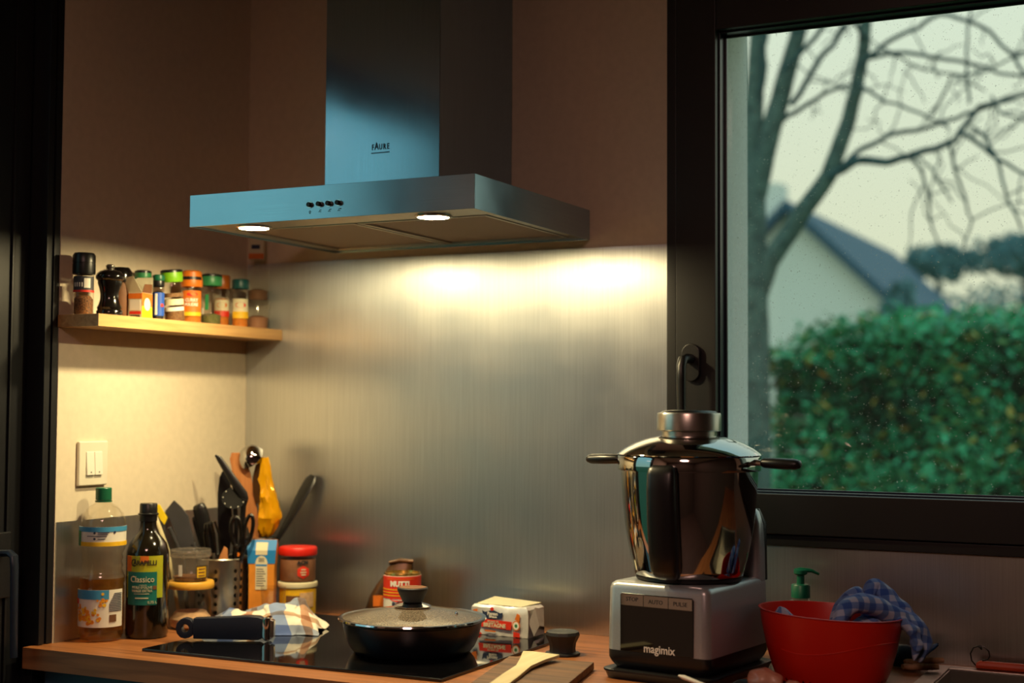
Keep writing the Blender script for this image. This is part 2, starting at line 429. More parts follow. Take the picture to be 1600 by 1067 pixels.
def text_flat(name, txt, size, fn, mat, parent, xscale=1.0, bold=0, label=None):
    vs, fs = text_geo(txt, size, xscale=xscale, bold=bold)
    o = MB().add([fn(v) for v in vs], fs).build(name, mat, parent, smooth=0)
    if label: o['label'] = label
    return o
def text_cyl(name, txt, size, R, a0, z, mat, parent, xscale=1.0, bold=0):
    a0 = math.radians(a0)
    def fn(v):
        a = a0+v.x/R; r = R+.0009+v.z; return (r*math.cos(a), r*math.sin(a), z+v.y)
    return text_flat(name, txt, size, fn, mat, parent, xscale, bold)
def fbm(x, y, z=0, o=3): return mnoise.fractal(Vector((x, y, z)), 1.0, 2.0, o)

# ================================================================== THE ROOM
ZF, ZC = -.9, 1.65
struct(MB().box(-.2, 3.4, -4.4, .25, ZF-.1, ZF).build('floor', 'floor', smooth=0))
struct(MB().box(-.2, 3.4, -4.4, .25, ZC, ZC+.1).build('ceiling', 'ceil', smooth=0))
WX0, WX1, WZ0, WZ1 = .997, 2.22, .191, 1.275      # window opening, room side
EX0, EX1, EZ0, EZ1 = 1.073, 2.14, .262, 1.245      # narrower opening, outside
def ring(mb, x0, x1, z0, z1, X0, X1, Z0, Z1, ya, yb):
    """rectangular ring between an inner and an outer rectangle in xz"""
    mb.box(X0, x0, ya, yb, Z0, Z1); mb.box(x1, X1, ya, yb, Z0, Z1)
    mb.box(x0, x1, ya, yb, Z0, z0); mb.box(x0, x1, ya, yb, z1, Z1); return mb
wb = struct(ring(MB(), WX0, WX1, WZ0, WZ1, -.2, 3.4, ZF, ZC, 0, .075).build('wall_back', 'wall', smooth=0))
ring(MB(), EX0, EX1, EZ0, EZ1, -.2, 3.4, ZF, ZC, .075, .27).build('outer_reveal', 'stucco', wb, smooth=0)
DY0, DY1, DZ1 = -.571, -1.74, 1.30
struct(MB().box(-.2, 0, DY0, 0, ZF, ZC).box(-.2, 0, -4.4, DY1, ZF, ZC).box(-.2, 0, DY1, DY0, DZ1, ZC).build('wall_left', 'wall', smooth=0))
struct(MB().box(3.2, 3.4, -4.4, 0, ZF, ZC).build('wall_right', 'darkwall', smooth=0))
struct(MB().box(0, 3.2, -4.4, -4.2, ZF, ZC).build('wall_rear', 'darkwall', smooth=0))

# --- ceiling lamp of the room, behind the viewer
t = thing('ceiling_lamp', 'round warm ceiling lamp in the middle of the room', 'lamp', (1.7, -2.9, ZC))
MB().lathe([(0, -.001), (.33, -.001), (.33, -.045), (.315, -.05), (.31, -.045), (.31, -.012), (0, -.012)], 48).build('rim', 'white', t)
MB().lathe([(.309, -.042), (.25, -.052), (0, -.056)], 48).build('diffuser', emit('ceiling_lamp_glow', (1, .56, .45), 31), t)
# --- window
win = bpy.data.objects.new('window_1', None); COL.objects.link(win); struct(win, 'black aluminium casement window above the worktop')
ring(MB(), 1.016, 2.20, .210, 1.256, WX0+.0005, WX1-.0005, WZ0+.0005, WZ1-.0005, -.006, .074).build('window_frame', 'blackmetal', win, bevel=.0012)
ring(MB(), 1.098, 2.118, .286, 1.160, 1.0185, 2.1975, .2125, 1.2535, -.014, .06).build('window_sash', 'blackmetal', win, bevel=.002)
ring(MB(), 1.1015, 2.1145, .2895, 1.1565, 1.098, 2.118, .286, 1.160, .004, .030).build('gasket', 'gasket', win, bevel=.0008)
ring(MB(), 1.106, 2.110, .293, 1.153, 1.098, 2.118, .286, 1.160, .030, .036).build('gasket', 'gasket', win, bevel=.0008)
MB().box(1.0985, 2.1175, .0365, .0405, .2865, 1.1595).build('pane', 'pane', win, smooth=0)
wh = MB().prism([(.018*math.cos(t), (.034 if math.sin(t) >= 0 else -.034)*.52+.018*math.sin(t)) for t in [2*PI*k/24 for k in range(24)]], -.026, -.014, 'xz').build('handle_plate', 'blackp', win, bevel=.002, loc=(1.052, 0, .528))
MB().tube([(0, -.022, 0), (0, -.05, 0), (-.002, -.062, -.003), (-.003, -.068, -.015), (-.003, -.068, -.04), (-.003, -.066, -.08), (-.003, -.064, -.13)],
          [.0095, .0092, .0092, .0092, .0088, .008, .0072], 14).build('handle_lever', 'blackp', win, loc=(1.052, 0, .535))

# --- glazed door in the left wall (only its frame and handle show)
door = bpy.data.objects.new('door_1', None); COL.objects.link(door); struct(door, 'black framed glazed door beside the worktop')
MB().box(-.10, -.001, -.586, -.5715, .001, DZ1).box(-.10, -.006, -.590, -.586, .001, DZ1).box(-.10, -.002, -.604, -.590, .001, DZ1) \
    .box(-.10, -.0165, -.604, -.5715, ZF, .001).build('door_jamb', 'doorblack', door, bevel=.001)
MB().box(-.10, -.002, -1.7395, -1.70, ZF, DZ1).box(-.10, -.002, -1.70, -.604, 1.255, DZ1).build('door_frame', 'doorblack', door, bevel=.001)
dm = MB()
for y0, y1 in ((-.722, -.606), (-1.698, -1.60)): dm.box(-.085, -.045, y0, y1, ZF+.01, 1.253)
dm.box(-.085, -.045, -1.60, -.722, ZF+.01, -.78); dm.box(-.085, -.045, -1.60, -.722, 1.21, 1.253)
dm.box(-.045, -.040, -.650, -.644, ZF+.01, 1.253)
dm.build('door_sash', 'doorblack', door, bevel=.001)
MB().box(-.068, -.062, -1.60, -.722, -.78, 1.21).build('pane', 'doorpane', door, smooth=0)
MB().tube([(-.045, -.668, .172), (-.012, -.668, .174), (-.002, -.668, .168), (.000, -.668, .150), (.000, -.667, .08), (-.001, -.664, -.012)],
          [.009, .009, .009, .0085, .008, .0075], 12, flat=.7).build('door_handle', 'bluehandle', door)
MB().box(-.045, -.036, -.690, -.640, .09, .21).build('handle_plate', 'doorblack', door, bevel=.003)

# --- splashback steel
tag(MB().box(.0025, .9965, -.0022, -.0002, .0005, .7575).build('splashback', 'splash', smooth=0), 'large brushed steel splashback on the wall behind the hob', 'splashback')
tag(MB().box(.0003, .0022, -.569, -.0025, .0005, .223).build('splashback', 'splash', smooth=0), 'low brushed steel upstand on the left wall behind the oil bottles', 'splashback')
tag(MB().box(.9972, 3.19, -.0022, -.0002, .0005, .189).build('splashback', 'splash', smooth=0), 'low brushed steel strip under the window behind the red colander', 'splashback')

# --- worktop, cabinets, hob, sink
SX0, SX1, SY0, SY1 = 1.525, 2.02, -.50, -.062
wt = MB()
wt.box(-.0145, SX0, -.63, -.003, -.038, 0); wt.box(SX1, 3.19, -.63, -.003, -.038, 0)
wt.box(SX0, SX1, -.63, SY0, -.038, 0); wt.box(SX0, SX1, SY1, -.003, -.038, 0)
tag(wt.build('worktop', 'top', smooth=0), 'long oak laminate worktop carrying the hob and the sink', 'worktop')
for k, (x0, x1) in enumerate(((.0, .6), (.6, 1.2), (1.2, 1.5), (1.5, 2.1), (2.1, 2.7))):
    t = thing('base_cabinet', ['blue grey base cabinet at the left end under the worktop', 'blue grey base cabinet under the right half of the hob', 'blue grey base cabinet under the red colander',
                               'blue grey base cabinet under the sink', 'blue grey base cabinet at the right end under the worktop'][k], 'cabinet', (x0, 0, ZF), group='base cabinets')
    b = MB(); w = x1-x0
    b.box(.002, .02, -.57, -.01, .1, .861); b.box(w-.02, w-.002, -.57, -.01, .1, .861); b.box(.02, w-.02, -.57, -.01, .1, .118); b.box(.02, w-.02, -.02, -.01, .118, .861)
    b.box(.002, w-.002, -.52, -.50, 0, .1)
    b.build('body', 'cabinet', t)
    for a, c in (((.003, .298), (.302, .597)) if w > .4 else ((.003, .297),)):
        d = MB().box(a, c, -.592, -.572, .105, .855).build('door', 'cabinet', t, bevel=.0015)
t = thing('hob', 'black glass induction hob under the pan', 'hob', (.204, -.561, 0))
MB().box(0, .616, 0, .51, .0003, .0055).build('glass', 'hobglass', t, bevel=.0012)
t = thing('sink', 'brushed steel inset sink at the right end of the worktop', 'sink', (SX0, SY0, 0))
w, d = SX1-SX0, SY1-SY0
sm = MB()
sm.box(-.028, .0, -.028, d+.028, .0003, .004); sm.box(w, w+.028, -.028, d+.028, .0003, .004); sm.box(0, w, -.028, 0, .0003, .004); sm.box(0, w, d, d+.028, .0003, .004)
sm.build('rim', 'satin', t, bevel=.001)
bs = MB()
bs.box(.001, .003, .001, d-.001, -.17, .001); bs.box(w-.003, w-.001, .001, d-.001, -.17, .001); bs.box(.003, w-.003, .001, .003, -.17, .001); bs.box(.003, w-.003, d-.003, d-.001, -.17, .001)
bs.box(.003, w-.003, .003, d-.003, -.17, -.168); bs.build('basin', 'satin', t)
MB().lathe([(0, -.166), (.035, -.166), (.04, -.168)], 24, (w/2, d/2, 0)).build('drain', 'chrome', t)

# ================================================================== RANGE HOOD
HZ = .7729; HH = .0592; HD = .4836
t = thing('range_hood', 'brushed steel chimney range hood over the hob with two lit lamps', 'range hood', (.5348, -.0025, HZ))
h = MB()
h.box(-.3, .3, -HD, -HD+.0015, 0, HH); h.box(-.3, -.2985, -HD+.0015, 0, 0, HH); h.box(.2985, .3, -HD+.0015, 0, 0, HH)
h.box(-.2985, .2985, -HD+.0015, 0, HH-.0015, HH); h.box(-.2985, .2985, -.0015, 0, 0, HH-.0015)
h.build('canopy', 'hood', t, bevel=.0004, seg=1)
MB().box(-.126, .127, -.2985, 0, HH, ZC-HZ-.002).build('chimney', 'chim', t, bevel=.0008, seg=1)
lp = MB(); lp.box(-.298, .298, -HD+.002, -.385, .0035, .006); lp.box(-.298, .298, -.03, -.002, .0035, .006); lp.box(-.298, -.272, -.385, -.03, .0035, .006); lp.box(.272, .298, -.385, -.03, .0035, .006)
lp.build('light_panel', 'satin', t)
for s in (-1, 1):
    x0, x1 = (-.271, -.003) if s < 0 else (.003, .271)
    f = MB().box(x0+.008, x1-.008, -.376, -.039, .006, .010).build('filter', 'filt', t)
    fr = MB(); fr.box(x0, x1, -.384, -.376, .002, .010); fr.box(x0, x1, -.039, -.031, .002, .010); fr.box(x0, x0+.008, -.376, -.039, .002, .010); fr.box(x1-.008, x1, -.376, -.039, .002, .010)
    fr.build('filter_frame', 'satin', f, bevel=.0012)
    MB().box((x0+x1)/2-.025, (x0+x1)/2+.025, -.366, -.354, .004, .008).build('latch', 'blackp', f, bevel=.001)
for x, y in ((.333-.5348, -.418), (.715-.5348, -.412)):
    l = MB().lathe([(0, .0005), (.020, .0008), (.0275, .002)], 40, (x, y, 0)).build('lamp', 'lampglass', t)
    MB().lathe([(.0277, .0034), (.0277, .0), (.0305, -.0008), (.0335, .001), (.0335, .0034)], 40, (x, y, 0)).build('lamp_ring', 'chrome', l)
for k, x in enumerate((.504, .525, .545, .565)):
    x -= .5348; z = .7985-HZ
    b = MB().lathe([(0, .007+.0015*(k > 0)), (.0035, .007+.0015*(k > 0)), (.0042, .006+.0015*(k > 0)), (.0042, 0)], 18).build('button', 'blackp', t, loc=(x, -HD-.0002, z), rot=(PI/2, 0, 0))
    MB().lathe([(.0043, .0), (.0043, .001), (.006, .001), (.0062, 0)], 20).build('button_ring', 'chrome', b)
    mk = MB(); yy = -HD-.0004
    if k == 0:
        mk.lathe([(.0014, 0), (.0022, .0), (.0022, .0003), (.0014, .0003)], 14, (0, 0, 0)); mk.box(-.001, .001, -.0034, -.0024, 0, .0003)
    else:
        for q in range(3):
            a = PI/2+q*2*PI/3; mk.prism([(0, 0), (.0028*math.cos(a-.35), .0028*math.sin(a-.35)), (.0028*math.cos(a+.3), .0028*math.sin(a+.3))], 0, .0003)
        for q in range(k): mk.box(.002+.0012*q, .0026+.0012*q, .0012, .0032, 0, .0003)
    mk.build('symbol', 'dark', t, loc=(x, -HD-.0001, z-.0125), rot=(PI/2, 0, 0), smooth=0)
fx = lambda dx, dz: (lambda v: (dx+v.x, -.2990-v.z, dz+v.y))
lg = .931-HZ; lx = .534-.5348
for ch, xo, sz, zo in (('F', -.0166, .0150, 0), ('A', -.0085, .0190, .0016), ('U', .0006, .0150, 0), ('R', .0092, .0150, 0), ('E', .0170, .0150, 0)):
    text_flat('logo_letter', ch, sz, fx(lx+xo, lg+zo), 'navy', t, xscale=.70, bold=.0003)
MB().box(lx-.02, lx+.02, -.2994, -.2986, lg-.0115, lg-.0098).build('logo_underline', 'navy', t, smooth=0)

# ================================================================== LIGHT SWITCH
t = thing('light_switch', 'white double rocker light switch on the left wall', 'light switch', (.0003, -.481, .33))
MB().prism([(-.039, -.0425), (.039, -.0425), (.039, .0425), (-.039, .0425)], 0, .008, 'yz').build('plate', 'ivory', t, bevel=.003, seg=3)
for y0, y1, tilt in ((-.0215, -.0003, 1), (.0003, .0215, -1)):
    MB().add([(.008, y0, -.0225), (.008, y1, -.0225), (.008, y1, .0225), (.008, y0, .0225), (.0125, y0+.0005, -.022), (.0125, y1-.0005, -.022), (.0095, y1-.0005, .022), (.0095, y0+.0005, .022)],
             [(0, 1, 2, 3), (4, 7, 6, 5), (0, 4, 5, 1), (1, 5, 6, 2), (2, 6, 7, 3), (3, 7, 4, 0)]).build('rocker', 'white', t, bevel=.0006)
    MB().box(.0122, .0128, (y0+y1)/2-.0012, (y0+y1)/2+.0012, -.018, -.0156).build('pilot_mark', 'dark', t, smooth=0)

# ================================================================== SHELF AND SPICES
tag(MB().box(.0004, .1, -.575, -.0026, .587, .610).build('wall_shelf', 'oak', bevel=.0006), 'floating oak shelf on the left wall carrying the spice jars', 'shelf')
SZ = .6103; AV = -50       # shelf surface, bearing of the labels
def shell(mb, prof, n=28): return mb.lathe(prof, n)
# salt grinder
t = thing('salt_grinder', 'clear grinder with tall black cap at the near end of the shelf', 'grinder', (.036, -.547, SZ), group='spices on the shelf')
MB().lathe([(0, 0), (.0165, 0), (.0185, .003), (.0185, .055), (.017, .062), (.0185, .07), (.0185, .076)], 28).build('glass', 'cglass', t)
MB().lathe([(0, .001), (.0155, .001), (.0172, .004), (.0172, .030), (.012, .036), (0, .034)], 24).build('peppercorns', 'pepper', t)['kind'] = 'stuff'
g = MB().patch(.0187, AV-70, AV+75, .046, .072).build('label', 'greyp', t)
MB().patch(.0194, AV-70, AV+75, .042, .046).build('label_band', 'rlabel', g); MB().patch(.0194, AV+5, AV+40, .050, .068).build('label_print', 'paperw', g)
for k in range(4): MB().patch(.0194, AV-50+14*k, AV-44+14*k, .052, .060, 3).build('label_print', 'paperw', g)
MB().lathe([(.0165, .076), (.0205, .0765), (.0212, .080), (.0212, .096), (.0206, .0965), (.0206, .098), (.0212, .0985), (.021, .112), (.018, .1165), (0, .117)], 32).build('cap', 'blackp', t)
# pepper mill
t = thing('pepper_mill', 'glossy black turned pepper mill with steel knob', 'pepper mill', (.06, -.503, SZ), group='spices on the shelf')
MB().lathe([(0, 0), (.0235, 0), (.0245, .003), (.0245, .009), (.0225, .012), (.0235, .016), (.0205, .022), (.0178, .032), (.0175, .042), (.020, .054), (.0225, .062), (.0225, .066)], 36).build('body', 'blackgloss', t)
MB().lathe([(.0205, .066), (.0225, .067), (.0265, .071), (.027, .075), (.025, .080), (.019, .0855), (.009, .088), (0, .088)], 36).build('head', 'blackgloss', t)
MB().lathe([(.0075, .087), (.0078, .089), (.007, .090), (.0085, .093), (.0085, .096), (.005, .0985), (0, .099)], 20).build('knob', 'satin', t)
# jar with black lid behind
t = thing('spice_jar', 'brown jar with black domed lid half hidden behind the pepper mill', 'jar', (.026, -.437, SZ), group='spices on the shelf')
MB().lathe([(0, 0), (.019, 0), (.0205, .003), (.0205, .064), (.018, .072)], 24).build('body', 'brownc', t)
MB().lathe([(.0185, .070), (.0225, .071), (.023, .080), (.022, .092), (.017, .0995), (0, .101)], 28).build('lid', 'blackgloss', t)
# open carton
t = thing('spice_carton', 'small open white and yellow carton with red bands and raised flaps', 'carton', (.050, -.440, SZ), math.radians(13), group='spices on the shelf')
c = MB(); c.box(0, .029, 0, .0008, 0, .050); c.box(0, .029, .0402, .041, 0, .050); c.box(0, .0008, .0008, .0402, 0, .050); c.box(.0282, .029, .0008, .0402, 0, .050); c.box(.0008, .0282, .0008, .0402, 0, .0008)
c.build('box', 'cream', t)
MB().box(.0001, .0289, -.0004, 0, .038, .0485).build('print_band', 'olabel', t, smooth=0); MB().box(.003, .027, -.0004, 0, .008, .0135).build('print_band', 'rlabel', t, smooth=0)
MB().box(.003, .026, -.0005, 0, .0155, .036).build('print_panel', 'paperw', t, smooth=0)
for k in range(9): MB().box(.005+.0023*k, .0062+.0023*k, -.0005, 0, .0015, .0065).build('barcode_bar', 'dark', t, smooth=0)
MB().box(.029, .0294, .0001, .0409, .0002, .024).build('side_panel', 'brightyellow', t, smooth=0)
MB().box(.029, .0294, .0001, .0409, .024, .0495).build('side_panel', 'olabel', t, smooth=0)
MB().lathe([(0, 0), (.0125, 0), (.0125, .0004), (0, .0004)], 20).build('side_emblem', 'paperw', t, loc=(.0294, .020, .028), rot=(0, PI/2, 0))
MB().add([(0, .041, .050), (.029, .041, .050), (.027, .047, .083), (-.006, .047, .083), (-.012, .043, .078), (0, .0402, .050), (.029, .0402, .050), (.027, .0462, .083), (-.006, .0462, .083), (-.012, .0422, .078)],
         [(0, 1, 2, 3, 4), (9, 8, 7, 6, 5), (0, 5, 6, 1), (1, 6, 7, 2), (2, 7, 8, 3), (3, 8, 9, 4), (4, 9, 5, 0)]).build('flap', 'cream', t, smooth=0)
MB().add([(.0282, .001, .050), (.0282, .040, .050), (.034, .030, .068), (.033, .001, .066), (.029, .001, .050), (.029, .040, .050), (.0348, .030, .068), (.0338, .001, .066)],
         [(0, 1, 2, 3), (7, 6, 5, 4), (0, 4, 5, 1), (1, 5, 6, 2), (2, 6, 7, 3), (3, 7, 4, 0)]).build('flap', 'brownc', t, smooth=0)
MB().add([(0, 0, .050), (.029, 0, .050), (.012, -.006, .082), (-.008, -.004, .078), (0, .0008, .050), (.029, .0008, .050), (.012, -.0052, .082), (-.008, -.0032, .078)],
         [(0, 1, 2, 3), (7, 6, 5, 4), (0, 4, 5, 1), (1, 5, 6, 2), (2, 6, 7, 3), (3, 7, 4, 0)]).build('flap', 'cream', t, smooth=0)
def jar(label, x, y, r, h, hc, capm, filler, fill=.55, rot=None, kind='clear', name='spice_jar', neck=.88):
    t = thing(name, label, 'jar', (x, y, SZ), group='spices on the shelf', rot=rot)
    hb = h-hc
    MB().lathe([(0, 0), (r*.93, 0), (r, .003), (r, hb-.012), (r*.96, hb-.007), (r*neck, hb-.003), (r*neck, hb+.001)], 28).build('glass', 'cglass', t)
    MB().lathe([(0, .0012), (r*.9, .0012), (r*.95, .004), (r*.95, hb*fill), (r*.5, hb*fill+.003), (0, hb*fill)], 24).build('spice', filler, t)['kind'] = 'stuff'
    return t, r, hb
def cap(t, r, hb, h, mat, lip=None, band=None):
    c = MB().lathe([(r*.86, hb), (r*1.02, hb), (r*1.06, hb+.002), (r*1.06, h-.004), (r*.98, h-.001), (r*.7, h), (0, h)], 32).build('cap', mat, t)
    if lip: MB().lathe([(r*1.0, h-.0045), (r*1.075, h-.0045), (r*1.05, h-.0005), (r*.8, h+.0012), (0, h+.0012)], 32).build('cap_top', lip, c)
    return c
def dlabel(t, R, a, z0, z1, mat, logo=None, base=None, w=55):
    l = MB().patch(R+.0003, a-w, a+w, z0, z1).build('label', mat, t)
    if logo:
        zc = z0+(z1-z0)*.68; el = MB(); n = 22; vs = []
        for k in range(n):
            q = 2*PI*k/n; aa = math.radians(a)+(.011*math.cos(q))/R; vs.append(((R+.0013)*math.cos(aa), (R+.0013)*math.sin(aa), zc+.006*math.sin(q)))
        el.add(vs, [tuple(range(n))]).build('label_logo', logo, l, smooth=0, fix=False)
    if base: MB().patch(R+.001, a-w, a+w, z0, z0+(z1-z0)*.35).build('label_band', base, l)
    return l
t, r, hb = jar('small jar with black and green cap behind the open carton', .026, -.372, .0155, .099, .018, 'midgreen', 'spicebrown'); cap(t, r, hb, .099, 'midgreen', 'blackp')
t, r, hb = jar('slim dark jar with blue label and green cap left of the lime capped jar', .066, -.372, .0112, .090, .012, 'green', 'dark', .7); cap(t, r, hb, .090, 'green')
MB().lathe([(r*1.01, hb-.012), (r*1.04, hb-.011), (r*1.04, hb-.001), (r*1.01, hb)], 24).build('collar', 'blackp', t)
l = MB().patch(r+.0003, AV-75, AV+75, .008, .054).build('label', 'blabel', t); MB().patch(r+.001, AV-30, AV-8, .010, .052).build('label_print', 'paperw', l); MB().patch(r+.0015, AV+22, AV+48, .026, .032).build('label_mark', 'rlabel', l)
t, r, hb = jar('leaning spice jar with lime green cap and striped label', .064, -.319, .0205, .104, .024, 'lime', 'spicebrown', .35, rot=(math.radians(7.5), 0, 0)); cap(t, r, hb, .104, 'lime', 'blackp')
for z0, z1, mm in ((.022, .030, 'paperw'), (.034, .046, 'cream'), (.050, .058, 'spicebrown')): MB().patch(r+.0004, AV-65, AV+65, z0, z1).build('label_stripe', mm, t)
t, r, hb = jar('curry powder jar with orange flip cap and black notch', .060, -.264, .0208, .108, .034, 'orange', 'spiceorange', .85)
c = MB().lathe([(r*.86, hb), (r*1.03, hb), (r*1.08, hb+.003), (r*1.06, hb+.016), (r*1.0, hb+.022), (r*.98, hb+.030), (r*.8, hb+.0335), (0, hb+.034)], 32).build('cap', 'orange', t)
MB().patch(r*1.06, AV-58, AV+58, hb+.0145, hb+.0205, R2=r*1.02, t=.0012).build('cap_notch', 'blackp', c)
MB().patch(r+.0004, AV-60, AV+60, .016, .066).build('label', 'olabel', t); MB().patch(r+.001, AV-60, AV+60, .014, .022).build('label_band', 'ylabel', t)
text_cyl('label_text', 'CURRY', .0095, r+.0006, AV, .046, 'paperw', t, xscale=.85, bold=.0003); text_cyl('label_text', 'POUDRE', .0085, r+.0006, AV, .037, 'paperw', t, xscale=.8, bold=.0003)
el = MB(); vs = [((r+.0016)*math.cos(math.radians(AV+4)+.011*math.cos(q)/r), (r+.0016)*math.sin(math.radians(AV+4)+.011*math.cos(q)/r), .058+.0045*math.sin(q)) for q in [2*PI*k/20 for k in range(20)]]
el.add(vs, [tuple(range(20))]).build('label_logo', 'rlabel', t, smooth=0, fix=False)
t, r, hb = jar('clear herb jar with mid green cap right of the curry jar', .062, -.203, .0208, .105, .024, 'midgreen', 'spicegreen', .25); cap(t, r, hb, .105, 'midgreen', 'blackp')
l = MB().patch(r+.0004, AV-75, AV-5, .016, .066).build('label', 'clearp', t); MB().patch(r+.001, AV-35, AV-15, .030, .062).build('label_leaf', 'midgreen', l); MB().patch(r+.001, AV-68, AV-45, .022, .034).build('label_print', 'paperw', l)
t, r, hb = jar('jar with amber cap and orange spice left of the teal capped jar', .030, -.127, .0165, .112, .030, 'amberp', 'spiceorange', .72); cap(t, r, hb, .112, 'amberp')
dlabel(t, r, AV, .022, .058, 'cream', 'olabel', 'rlabel', 60)
t, r, hb = jar('jar with dark teal cap and cream label near the end of the shelf', .068, -.112, .0172, .103, .021, 'teal', 'spiceorange', .4); cap(t, r, hb, .103, 'teal')
dlabel(t, r, AV, .018, .060, 'cream', 'rlabel', 'ylabel', 62)
# stacked tubs in the corner
def tub(label, x, y, z, r0, r1, h, mat='clearp', lid=None, fill=None, fillm=None, cat='tub', group=None, name='plastic_tub'):
    t = thing(name, label, cat, (x, y, z), group=group)
    MB().lathe([(0, 0), (r0*.96, 0), (r0, .002), (r1, h-.004), (r1*1.06, h-.004), (r1*1.07, h), (r1*1.0, h)], 36).build('body', mat, t)
    if lid: MB().lathe([(r1*1.0, h), (r1*1.10, h-.003), (r1*1.11, h+.005), (r1*1.0, h+.007), (r1*.95, h+.005), (0, h+.005)], 40).build('lid', lid, t)
    if fill: MB().lathe([(0, .002), (r0*.93, .002), (r0*.97+(r1-r0)*fill, h*fill*.9), (r0*.4, h*fill*1.08), (0, h*fill)], 28).build('contents', fillm, t)['kind'] = 'stuff'
    return t
tub('clear plastic tub standing on the shelf end in the corner', .056, -.0345, SZ, .023, .0255, .062, fill=.45, fillm='choc', group='tubs on the shelf')
tub('clear plastic tub stacked on another tub at the shelf end', .056, -.0345, SZ+.0625, .0225, .0245, .069, fill=.35, fillm='brownc', group='tubs on the shelf')
t = thing('sauce_bottle', 'small upturned bottle with orange label on top of the stacked tubs', 'bottle', (.054, -.0345, SZ+.132), math.radians(20))
MB().lathe([(0, 0), (.009, 0), (.009, .010), (.007, .011), (.007, .018), (.012, .022)], 20).build('neck', 'clearp', t)
MB().box(-.0165, .0165, -.011, .011, .020, .066).build('body', 'cream', t, bevel=.003)
MB().box(-.0168, .0168, -.0114, -.0108, .022, .034).build('label_band', 'olabel', t, smooth=0); MB().box(-.011, .008, -.0117, -.011, .044, .053).build('label_logo', 'navy', t, smooth=0)

# ================================================================== LEFT GROUP ON THE WORKTOP
AC = -50
# sunflower oil bottle
t = thing('oil_bottle', 'tall clear plastic sunflower oil bottle with green cap', 'bottle', (.0465, -.494, 0))
MB().lathe([(0, .004), (.030, .0), (.038, .002), (.0415, .010), (.042, .020), (.042, .098), (.0405, .104), (.0425, .110), (.0425, .118), (.039, .125), (.0365, .133), (.038, .140), (.036, .147), (.038, .154), (.0368, .161), (.041, .170), (.042, .176), (.042, .217), (.0415, .224), (.036, .238), (.026, .250), (.0165, .256), (.0135, .259), (.0135, .268)], 44).build('body', 'clearb', t)
MB().lathe([(0, .006), (.029, .003), (.037, .004), (.0402, .011), (.0405, .020), (.0405, .098), (.039, .104), (.041, .110), (.041, .117), (0, .117)], 40).build('oil', 'oil', t)
c = MB().lathe([(.0128, .262), (.0150, .2625), (.0150, .284), (.0138, .2855), (0, .2855)], 30).build('cap', 'green', t)
MB().lathe([(.0128, .258), (.0158, .2585), (.0158, .261), (.0128, .2615)], 30).build('cap_ring', 'green', c)
l = MB().patch(.0423, AC-88, AC+88, .178, .214).build('neck_label', 'paperw', t); l['label'] = 'pale wraparound label'
MB().patch(.0431, AC-88, AC+88, .205, .214).build('label_band', 'skyblue', l); MB().patch(.0431, AC-88, AC+88, .178, .186).build('label_band', 'ylabel', l); MB().patch(.0433, AC-88, AC-62, .178, .206).build('label_leaf', 'midgreen', l)
for a, z in ((-18, .203), (-18, .192), (32, .204)): MB().disc(.0434, AC+a, z, .0024, 10).build('label_symbol', 'navy', l, smooth=0)
for a0, a1, z in ((-10, 18, .2035), (-10, 14, .2005), (-38, 12, .197), (-10, 8, .192)): MB().patch(.0434, AC+a0, AC+a1, z-.0006, z+.0006, 8).build('label_line', 'navy', l)
l = MB().patch(.0423, AC-85, AC+62, .028, .097).build('front_label', 'paperw', t)
MB().patch(.0431, AC-85, AC+20, .080, .097).build('label_band', 'skyblue', l)
rr = random.Random(3)
for k in range(70):
    a = AC-42+rr.gauss(0, 19); z = .050+rr.gauss(0, .011)
    if z > .034 and z < .078 and a > AC-80: MB().disc(.0430+.00012*(k % 7), a, z, rr.uniform(.002, .0042), 8).build('label_flower', 'flower' if k % 3 else 'ylabel', l, smooth=0)
for k in range(12):
    a = AC+5+rr.gauss(0, 7); z = .080+rr.gauss(0, .005); MB().disc(.0432+.00012*(k % 7), a, z, rr.uniform(.002, .0038), 8).build('label_flower', 'flower' if k % 3 else 'ylabel', l, smooth=0)
for k in range(11): MB().patch(.0432, AC+34-min(k, 6)*2.2, AC+58, .090-.0032*k-.0006, .090-.0032*k+.0006, 6).build('label_line', 'navy', l)
MB().patch(.0434, AC+22, AC+40, .038, .051, 5).build('label_emblem', 'brownc', l); MB().patch(.0434, AC-82, AC-68, .070, .080, 5).build('label_emblem', 'rlabel', l)
# olive oil bottle
t = thing('olive_oil_bottle', 'dark glass olive oil bottle with teal and lime label', 'bottle', (.099, -.428, 0))
MB().lathe([(0, .003), (.034, .0), (.0385, .002), (.0405, .008), (.0405, .150), (.0395, .163), (.035, .178), (.026, .190), (.0185, .199), (.0158, .208), (.0152, .222)], 44).build('body', 'olive', t)
MB().lathe([(.0155, .220), (.0165, .2205), (.0165, .231), (.0195, .2325), (.0195, .2345), (.0168, .236), (.0165, .2525), (.0155, .254), (0, .254)], 32).build('cap', 'blackp', t)
A2 = AC-4
l = MB().patch(.0408, A2-58, A2+48, .078, .157).build('label', 'limelabel', t)
MB().patch(.0415, A2-52, A2+30, .065, .127, R2=.0415).build('label_panel', 'tealabel', l)
MB().patch(.0414, A2-58, A2-40, .128, .157).build('label_band', 'olabel', l); MB().patch(.0414, A2-14, A2+8, .146, .157).build('label_band', 'olabel', l)
text_cyl('label_text', 'C', .020, .0412, A2-33, .1435, 'dark', l, xscale=.8); text_cyl('label_text', 'ARAPELLI', .0125, .0412, A2-2, .144, 'dark', l, xscale=.86, bold=.0002)
text_cyl('label_text', 'Classico', .0165, .0418, A2-9, .113, 'cream', l, xscale=.85)
